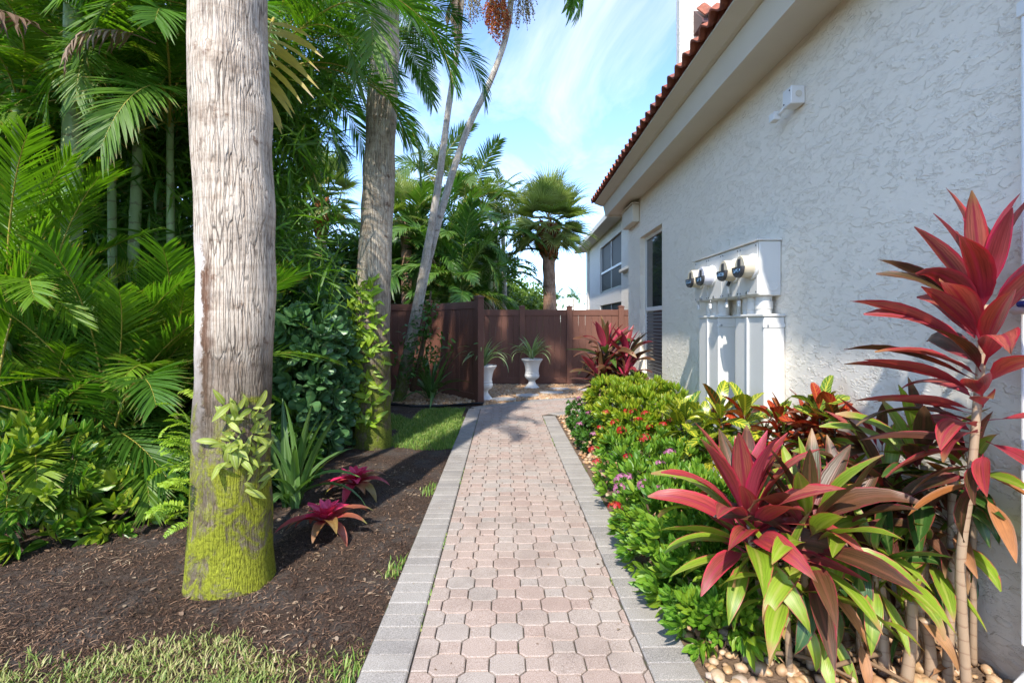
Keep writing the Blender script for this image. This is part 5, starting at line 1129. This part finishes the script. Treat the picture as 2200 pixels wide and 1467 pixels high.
def flower_mesh(mat, seed):
    r = np.random.RandomState(seed); ps = []; ped = []
    for i in range(5):
        a = 6.283*i/5; ps.append(np.array([(0, 0, 0), (.5*math.cos(a-.5), .5*math.sin(a-.5), .06), (1*math.cos(a), 1*math.sin(a), .12), (.5*math.cos(a+.5), .5*math.sin(a+.5), .06)]))
    V = np.concatenate(ps); Q = np.array([(4*i, 4*i+1, 4*i+2, 4*i+3) for i in range(5)]); tm = (V, Q, np.full((20, 2), .5)); n = 22
    v = r.randn(n, 3); v[:, 2] = np.abs(v[:, 2])+.2; v /= np.linalg.norm(v, axis=1, keepdims=True); Y = np.cross(v, r.randn(n, 3)); Y /= np.linalg.norm(Y, axis=1, keepdims=True); X = np.cross(Y, v); Ms = np.stack([X, Y, v], 2)*.0105
    a = mass(tm, Ms, v*np.array([.03, .03, .018])); return np_mesh('flower_cluster', *a, M[mat])
FM = {k: [flower_mesh(k, i) for i in range(2)] for k in ('fl_red', 'fl_pink', 'fl_white')}
def flowers(root, base, col, pts, sc=1.0):
    for p in pts: part('flower_cluster', rnd.choice(FM[col]), root, T(Vector(p)-Vector(base)) @ RX(rnd.uniform(-.3, .5)) @ RY(rnd.uniform(-.6, .2)) @ S(sc*rnd.uniform(.75, 1.25)))
pb = (1.15, 3.4, 0)
red_px = [(1302, 893, 4.4), (1290, 927, 3.9), (1320, 915, 4.2), (1372, 910, 4.2), (1386, 896, 4.5), (1345, 890, 4.5), (1442, 908, 3.9), (1425, 920, 3.8), (1275, 975, 3.5), (1282, 1000, 3.4), (1385, 950, 3.7), (1348, 990, 3.4), (1322, 1098, 2.8), (1395, 925, 4.1), (1335, 932, 4.0), (1360, 892, 4.6)]
pink_px = [(1332, 1038, 3.0), (1350, 1033, 3.05), (1382, 1050, 2.85), (1423, 1062, 2.75), (1418, 1005, 3.1), (1452, 1038, 2.8), (1330, 1058, 2.9), (1438, 982, 3.3)]
flowers(penta, pb, 'fl_red', [P(a, b-4, d)+Vector((0, 0, .015)) for a, b, d in red_px], 1.15); flowers(penta, pb, 'fl_pink', [P(a, b-4, d)+Vector((0, 0, .015)) for a, b, d in pink_px], 1.15)
ib = (.98, 6.7, 0); q, nn = superell((1.0, 6.75, .17), (.23, .72, .22), 2.4, 40, .97, .12); flowers(ixo, ib, 'fl_pink', q[:22], 1.1); flowers(ixo, ib, 'fl_white', q[22:34], 1.1)
q, nn = superell((.95, 5.75, .17), (.2, .5, .2), 2.3, 20, .97, .1); flowers(ixo, ib, 'fl_white', q[:9], 1.1); flowers(ixo, ib, 'fl_pink', q[9:16], 1.1)

# strap lilies
def lily(label, at, n, L, W, mat, seed, lean=(0, 0), group=None, up=80, lo=35):
    t = thing('strap_lily', label, 'lily', at, group); r = random.Random(seed)
    lm = [np_mesh('leaf', *leaf_t(1, W, 9, 'lance' if i % 2 else 'strap', b, .45, seed=i, twist=r.uniform(-.4, .4)), None, M[mat]) for i, b in enumerate((.35, .7, 1.3, 1.9, .5))]
    for i in range(n):
        e = R(up-(up-lo)*(i/n)+r.uniform(-8, 8)); k = (0, 4, 1, 2, 3)[min(4, int(i/n*5))]; part('leaf', lm[k], t, T((r.uniform(-.06, .06), r.uniform(-.06, .06), 0)) @ RZ(i*2.4+r.uniform(-.4, .4)) @ RY(-e) @ RX(r.uniform(-.3, .3)) @ S(L*r.uniform(.7, 1.1)))
    return t
lily('strap leaved lily growing right behind the mossy trunk', G(628, 1090), 24, .82, .085, 'lily', 1, up=86, lo=48)
lily('strap leaved lily in the stones by the angled fence', G(925, 858, .02), 34, 1.0, .09, 'lily', 2, up=86, lo=40)
# bromeliads
def brom(label, at, seed, sc):
    t = thing('bromeliad', label, 'bromeliad', at, 'red bromeliads in the mulch'); r = random.Random(seed)
    li = [np_mesh('leaf', *leaf_t(1, .42, 6, 'ovate', b, .3, seed=i, wave=.05), None, M['brom_red']) for i, b in enumerate((.5, .8, 1.0))]; lo_ = [np_mesh('leaf', *leaf_t(1, .27, 7, 'lance', b, .4, seed=i), None, M['brom_out']) for i, b in enumerate((.9, 1.3, 1.6))]
    for i in range(13): part('leaf', r.choice(li), t, T((0, 0, .07*sc)) @ RZ(i*2.4) @ RY(-R(70-48*i/13+r.uniform(-5, 5))) @ S(sc*(.10+.055*i/13)))
    for i in range(11): part('leaf', r.choice(lo_), t, T((0, 0, .045*sc)) @ RZ(i*2.4+.5) @ RY(-R(30-14*i/11+r.uniform(-8, 8))) @ S(sc*r.uniform(.19, .26)))
brom('hot pink bromeliad rosette close to the mossy trunk foot', G(700, 1150)+Vector((0, 0, .02)), 1, 1.35)
brom('hot pink bromeliad rosette beside the lily, nearer the tan trunk', G(762, 1062)+Vector((0, 0, .02)), 2, 1.35)

# ------------------------------------------------------------------ cordylines and crotons
CV = {}
for mt in ('cor_red', 'cor_pink', 'cor_bronze', 'cor_green', 'cor_dark', 'cor_dead'):
    CV[mt] = [np_mesh('leaf', *leaf_t(1, w, 9, 'lance', b, f_, pet=.16, wave=wv, twist=tw_, seed=i, b0=b0), None, M[mt]) for i, (w, b, f_, wv, tw_, b0) in enumerate(((.195, .7, .4, .03, .3, .1), (.22, 1.15, .3, .05, -.5, .2), (.19, .4, .5, .02, .2, 0), (.21, 1.6, .25, .07, .7, .25)))]
def rosette(t, at, n, L, sched, seed, lo=-35, hi=85, axis=(0, 0), az0=0, spread=.22, wallx=None):
    r = random.Random(seed)
    for i in range(n):
        f = i/(n-1); e = R(hi-(hi-lo)*f**.85+r.uniform(-7, 7)); mt = 'cor_bronze'
        for lim, opts in sched:
            if f <= lim: mt = r.choice(opts); break
        me = CV[mt][2] if f < .2 else r.choice(CV[mt]); az = az0+i*2.39996+r.uniform(-.25, .25); s = L*(.72+.4*math.sin(math.pi*min(1, f*.9+.15)))*r.uniform(.85, 1.1)
        z = -spread*f; base = Vector(at)+Vector((axis[0]*z, axis[1]*z, z))
        if wallx is not None:
            lim_ = (wallx-.03-(t.location.x+base.x)); reach = s*math.cos(e)*math.cos(az)*.95
            if reach > lim_: az = math.pi-az; 
        part('leaf', me, t, T(base) @ RZ(az) @ T((.012, 0, 0)) @ RY(-e) @ RX(r.uniform(-.45, .45)) @ S(s))
def stem(t, pts, r0, r1, mat='canestem'): 
    n = len(pts); part('stem', trunk_mesh('stem', pts, [r0+(r1-r0)*i/(n-1) for i in range(n)], mat, 10, 26, .1, rnd.random()*9), t)
def cord(label, at, name='cordyline', group=None): return thing(name, label, 'cordyline', at, group)
RED = [(.26, ('cor_pink', 'cor_red', 'cor_bronze', 'cor_red')), (.6, ('cor_red', 'cor_red', 'cor_red', 'cor_bronze', 'cor_green')), (.82, ('cor_bronze', 'cor_green', 'cor_red')), (1, ('cor_green', 'cor_green', 'cor_bronze'))]
GRN = [(.3, ('cor_green', 'cor_bronze')), (.75, ('cor_green', 'cor_green', 'cor_bronze')), (1, ('cor_green', 'cor_green', 'cor_dark', 'cor_dead'))]
# A: wine red rosette over the path
b = Vector((1.13, 2.22, 0)); a = cord('wine red cordyline leaning over the flowering bush', b); top = P(1608, 1130, 2.15)-b
stem(a, [(0, 0, 0), top*.5+Vector((.02, 0, 0)), top], .017, .014); rosette(a, top+Vector((0, 0, .06)), 50, .42, RED, 1, -18, 86, az0=.6)
# B: green bronze rosette
b = Vector((1.26, 2.06, 0)); a = cord('green and bronze cordyline beside the wine red one', b); top = P(1735, 1150, 2.06)-b
stem(a, [(0, 0, 0), top*.5+Vector((-.02, 0, 0)), top], .017, .013); rosette(a, top+Vector((0, 0, .08)), 48, .39, GRN, 2, -48, 85, az0=2.2, spread=.3, wallx=WX)
# low shoots in front
for i, (px, py, d, L, n, lab, sc_) in enumerate(((1690, 1262, 2.0, .30, 14, 'small green cordyline shoot drooping over the near stones', [(1, ('cor_green', 'cor_dark', 'cor_green'))]), (1840, 1180, 2.25, .30, 14, 'dark green cordyline shoot between the canes', [(1, ('cor_dark', 'cor_bronze', 'cor_green'))]), (1800, 1060, 2.6, .36, 16, 'bronze cordyline shoot before the red crotons', [(.5, ('cor_bronze', 'cor_green')), (1, ('cor_dark', 'cor_bronze'))]), (1895, 985, 2.5, .36, 18, 'green and bronze cordyline shoot under the curly croton', [(.5, ('cor_green', 'cor_bronze', 'cor_red')), (1, ('cor_dark', 'cor_green'))]), (2040, 1120, 2.25, .32, 16, 'dark leaved cordyline shoot between sawn cane and wall', [(.4, ('cor_green', 'cor_bronze')), (1, ('cor_dark', 'cor_bronze', 'cor_dead'))]), (1860, 1110, 2.3, .33, 16, 'green cordyline shoot amid the cluster of canes', [(.5, ('cor_green', 'cor_green', 'cor_bronze')), (1, ('cor_dark', 'cor_green'))]), (1765, 1290, 2.1, .30, 15, 'low lime green cordyline shoot arching to the near stones', [(1, ('cor_green', 'cor_green', 'cor_dark'))]), (1640, 1240, 2.25, .30, 13, 'low green cordyline shoot against the flowering bush', [(1, ('cor_green', 'cor_dark', 'cor_bronze'))]), (1845, 1330, 2.05, .24, 11, 'low dark cordyline shoot among the fallen stems', [(1, ('cor_dark', 'cor_green', 'cor_dead'))]), (1815, 1130, 2.15, .36, 24, 'olive green cordyline head between the lime one and the canes', [(.5, ('cor_green', 'cor_bronze')), (1, ('cor_green', 'cor_dark', 'cor_bronze'))]), (1905, 1060, 2.25, .36, 24, 'bronze and green cordyline head in front of the curly croton', [(.5, ('cor_bronze', 'cor_green')), (1, ('cor_dark', 'cor_green', 'cor_bronze'))]), (1880, 1210, 2.05, .30, 20, 'dense green cordyline head low before the canes', [(1, ('cor_green', 'cor_dark', 'cor_green', 'cor_bronze'))]), (1990, 1180, 2.1, .30, 20, 'olive cordyline head beside the sawn cane', [(.5, ('cor_green', 'cor_bronze')), (1, ('cor_dark', 'cor_green'))]), (2090, 1010, 2.05, .30, 20, 'dark olive cordyline head behind the tallest stem', [(.5, ('cor_bronze', 'cor_green')), (1, ('cor_dark', 'cor_bronze'))]), (1950, 1290, 2.05, .22, 9, 'low cordyline shoot with scorched orange leaf', [(.4, ('cor_green',)), (1, ('cor_dead', 'cor_dark', 'cor_bronze'))]))):
    p = P(px, py, d); b = Vector((p.x, p.y, 0)); a = cord(lab, b); tp = p-b; stem(a, [(.03, .03, 0), (.01, .01, tp.z*.5), tp], .014, .011); rosette(a, tp+Vector((0, 0, .04)), n, L, sc_, 20+i, -60, 75, az0=i*1.3, spread=.15, wallx=WX)
# C: cane with bronze green head
b = G(1975, 1430); a = cord('cordyline cane with pink edged broad leaves next to the wall', b); top = P(1985, 1000, 2.18)-b
stem(a, [(0, 0, -.02), (0, 0, top.z*.4), (top.x*.6, top.y*.5, top.z*.75), top], .021, .015); rosette(a, top+Vector((-.02, 0, .05)), 26, .36, [(.25, ('cor_green', 'cor_bronze')), (.75, ('cor_bronze', 'cor_dark', 'cor_green')), (1, ('cor_dead', 'cor_dark', 'cor_bronze'))], 5, -50, 80, az0=1, spread=.28, wallx=WX)
# D: tall red one
b = Vector((1.755, 1.86, 0)); a = cord('tallest cordyline with a crimson head rising up the wall', b)
top = P(2118, 655, 1.88)-b
stem(a, [(.0, .02, -.02), (-.03, .02, .5), (.0, .01, .85), (top.x*.7, top.y, top.z*.85), top], .018, .012)
TALL = [(.2, ('cor_pink', 'cor_red')), (.75, ('cor_red', 'cor_red', 'cor_red', 'cor_bronze')), (.88, ('cor_bronze', 'cor_red')), (1, ('cor_dark', 'cor_bronze', 'cor_dead'))]
rosette(a, top+Vector((-.01, 0, .12)), 54, .40, TALL, 8, -25, 87, az0=2.6, spread=.85, wallx=WX)
b2 = G(2035, 1460); a = cord('cut cordyline cane with bare sawn top beside the tallest one', b2); stem(a, [(0, 0, -.02), (.03, .02, .3), (.06, .04, .62), (.07, .05, .86)], .019, .017)
rosette(a, Vector((.08, .05, .78)), 9, .28, [(1, ('cor_dark', 'cor_dead', 'cor_bronze'))], 9, -20, 40, az0=3.6, spread=.25, wallx=WX)
for i, (px0, py0, px1, py1, d1, lab) in enumerate(((1900, 1440, 1880, 1180, 2.1, 'short bare stump stem among the near cordylines'), (1945, 1467, 1960, 1290, 1.95, 'thick short stump stem beside the pink edged cane'), (2000, 1450, 1985, 1330, 2.0, 'low broken stump near the sawn cane'))):
    p0 = G(px0, py0); p1_ = P(px1, py1, d1); o = part('cane_stump', trunk_mesh('cane_stump', [(0, 0, -.02), (p1_-p0)*.5+Vector((.01, 0, 0)), p1_-p0], [.024, .02, .018], 'canestem', 10, 20, .15, i), None, T(p0)); tag(o, 'tan '+lab, 'stump')
for i, (a_, c_) in enumerate((((1700, 1370), (1960, 1470)), ((1640, 1400), (1830, 1455)), ((1800, 1320), (1890, 1440)), ((1760, 1440), (2010, 1400)))):
    p0, p1_ = G(*a_, .05), G(*c_, .03); m_ = (p0+p1_)/2+Vector((0, 0, .03)); o = part('fallen_stem', trunk_mesh('fallen_stem', [p0-p0, m_-p0, p1_-p0], [.008, .009, .006], 'drystem', 8, 16, .2, i), None, T(p0)); tag(o, 'dry brown fallen stem lying on stones under the cordylines', 'fallen stem', 'fallen stems on the stones')
for i in range(14):
    p = G(rnd.uniform(1660, 2060), rnd.uniform(1385, 1470), .03); tag(part('dry_leaf', CV['cor_dead'][i % 4], None, T(p) @ RZ(rnd.uniform(0, 6.28)) @ RX(rnd.uniform(-.6, .6)) @ RY(rnd.uniform(-.25, .1)) @ S(rnd.uniform(.12, .26))), 'curled tan dead leaf lying on the stones under the cordylines', 'dead leaf', 'dead leaves under the cordylines')
# far cordyline clump by the window
for i, (x, y, z, n, L, sd) in enumerate(((1.40, 7.25, 1.04, 42, .52, 31), (1.68, 7.15, .94, 42, .50, 32), (1.28, 7.05, .68, 32, .46, 33), (1.62, 6.98, .66, 30, .44, 34))):
    lab = ('dark red cordyline with pink tips, taller of the pair by the window', 'dark red cordyline with pink tips touching the window side', 'lower bronze cordyline head at the path side of the window clump', 'lower bronze cordyline head under the window')[i]
    b = Vector((x, y, 0)); a = cord(lab, b); stem(a, [(0, 0, -.02), (.01, 0, z*.5), (0, 0, z)], .018, .014); rosette(a, (0, 0, z+.06), n, L, [(.25, ('cor_pink', 'cor_pink', 'cor_bronze')), (.7, ('cor_bronze', 'cor_bronze', 'cor_dark')), (1, ('cor_dark', 'cor_green', 'cor_bronze'))], sd, -40, 84, az0=i, spread=.35, wallx=WX+.05)
# crotons
CR = {mt: [np_mesh('leaf', *leaf_t(1, w, 7, 'obov', b, .25, pet=.12, wave=wv, twist=tw_, seed=i), None, M[mt]) for i, (w, b, wv, tw_) in enumerate(((.36, .7, .02, .1), (.32, 1.1, .05, .8), (.38, .4, .02, -.2)))] for mt in ('cro_y', 'cro_r', 'cro_g')}
def croton(label, px, py, d, n, mts, L, seed, hts=3):
    p = P(px, py, d); p.x = min(p.x, 1.86); b = Vector((p.x, p.y, 0)); t = thing('croton', label, 'croton', b, 'crotons along the wall'); r = random.Random(seed)
    for h in range(hts):
        tp = Vector((r.uniform(-.14, .10), r.uniform(-.16, .16), p.z*r.uniform(.68, 1.0))); part('stem', MB().tube([(0, 0, -.02), (tp.x*.5, tp.y*.5, tp.z*.5), tuple(tp)], [.012, .01, .006], 6).mesh('stem', M['twig'], smooth=True), t)
        for i in range(n):
            f = i/n; e = R(78-105*f+r.uniform(-10, 10)); az = i*2.4+h; s = L*r.uniform(.7, 1.1)
            if b.x+tp.x+math.cos(az)*math.cos(e)*s > WX-.03: az = math.pi-az
            part('leaf', r.choice(CR[r.choice(mts)]), t, T(tp+Vector((0, 0, -.16*f))) @ RZ(az) @ RY(-e) @ RX(r.uniform(-.4, .4)) @ S(s))
croton('yellow veined green croton at the end of the clipped hedge', 1500, 885, 3.75, 16, ('cro_y', 'cro_y', 'cro_g'), .25, 1, 4)
croton('yellow and green croton with tall upright leaves before the conduits', 1590, 862, 3.5, 16, ('cro_y', 'cro_y', 'cro_g', 'cro_r'), .26, 2, 4)
croton('mixed red and green croton below the conduit covers', 1675, 885, 3.3, 16, ('cro_g', 'cro_r', 'cro_r'), .20, 3, 4)
croton('dark red croton between mixed and curly ones by the wall', 1760, 890, 3.05, 16, ('cro_r', 'cro_r', 'cro_g'), .19, 4, 4)
croton('scarlet and green curly croton tallest against the bare wall', 1835, 850, 2.85, 17, ('cro_r', 'cro_r', 'cro_g'), .19, 5, 5)

# cloth and pipe by the downspout
t = thing('striped_cloth', 'blue and white cloth folded over a pipe by the downspout', 'cloth', (1.93, 1.80, 1.5))
part('pipe', MB().tube([(-.05, -.25, 0), (-.02, .06, 0)], .016, 10).mesh('pipe', M['white'], smooth=True), t)
for k_, (z_, c_) in enumerate(((.022, (.02, .06, .42)), (.052, (.7, .7, .7)))): part('stripe', MB().tube([(-.06, -.22, z_), (-.045, -.08, z_+.004), (-.03, .03, z_)], [.016, .018, .012], 8).mesh('stripe', simple('cloth_%d' % k_, c_, .8), smooth=True), t)

# weeds in the paver joints and bits of litter on the path
wp_ = []
for k in range(1500):
    v_ = nrs.uniform(1.4, 7.4); u_ = rnd.choice((.502, .502, -.502, .708)) + nrs.randn()*.003
    if mnoise.noise(Vector((u_*9, v_*3.1, 2))) > .12: p_ = pw(u_, v_); wp_.append((p_.x, p_.y, -.008))
tag(part('joint_weeds', blades('joint_weeds', np.array(wp_), .014, .006, 'grass2', None, 1.0)), 'tiny green weeds sprouting in the paver joints', 'weeds', kind='stuff')
n = 70; ts = np.array([tuple(pw(nrs.uniform(-.68, .68), 1.6+6*nrs.rand()**1.5, .004)) for _ in range(n)]); lt = leaf_t(.022, .012, 3, 'ovate', .6, .25)
Ms = frames(np.c_[nrs.randn(n, 2), .1*nrs.rand(n)], np.c_[.3*nrs.randn(n, 2), np.ones(n)])*(.35+.8*nrs.rand(n)**2)[:, None, None]; V, Q, U, W = mass(lt, Ms, ts)
tag(part('path_litter', np_mesh('path_litter', V, Q, U, W, M['palm_dead'])), 'small brown leaf bits lying on the pavers', 'litter', kind='stuff')
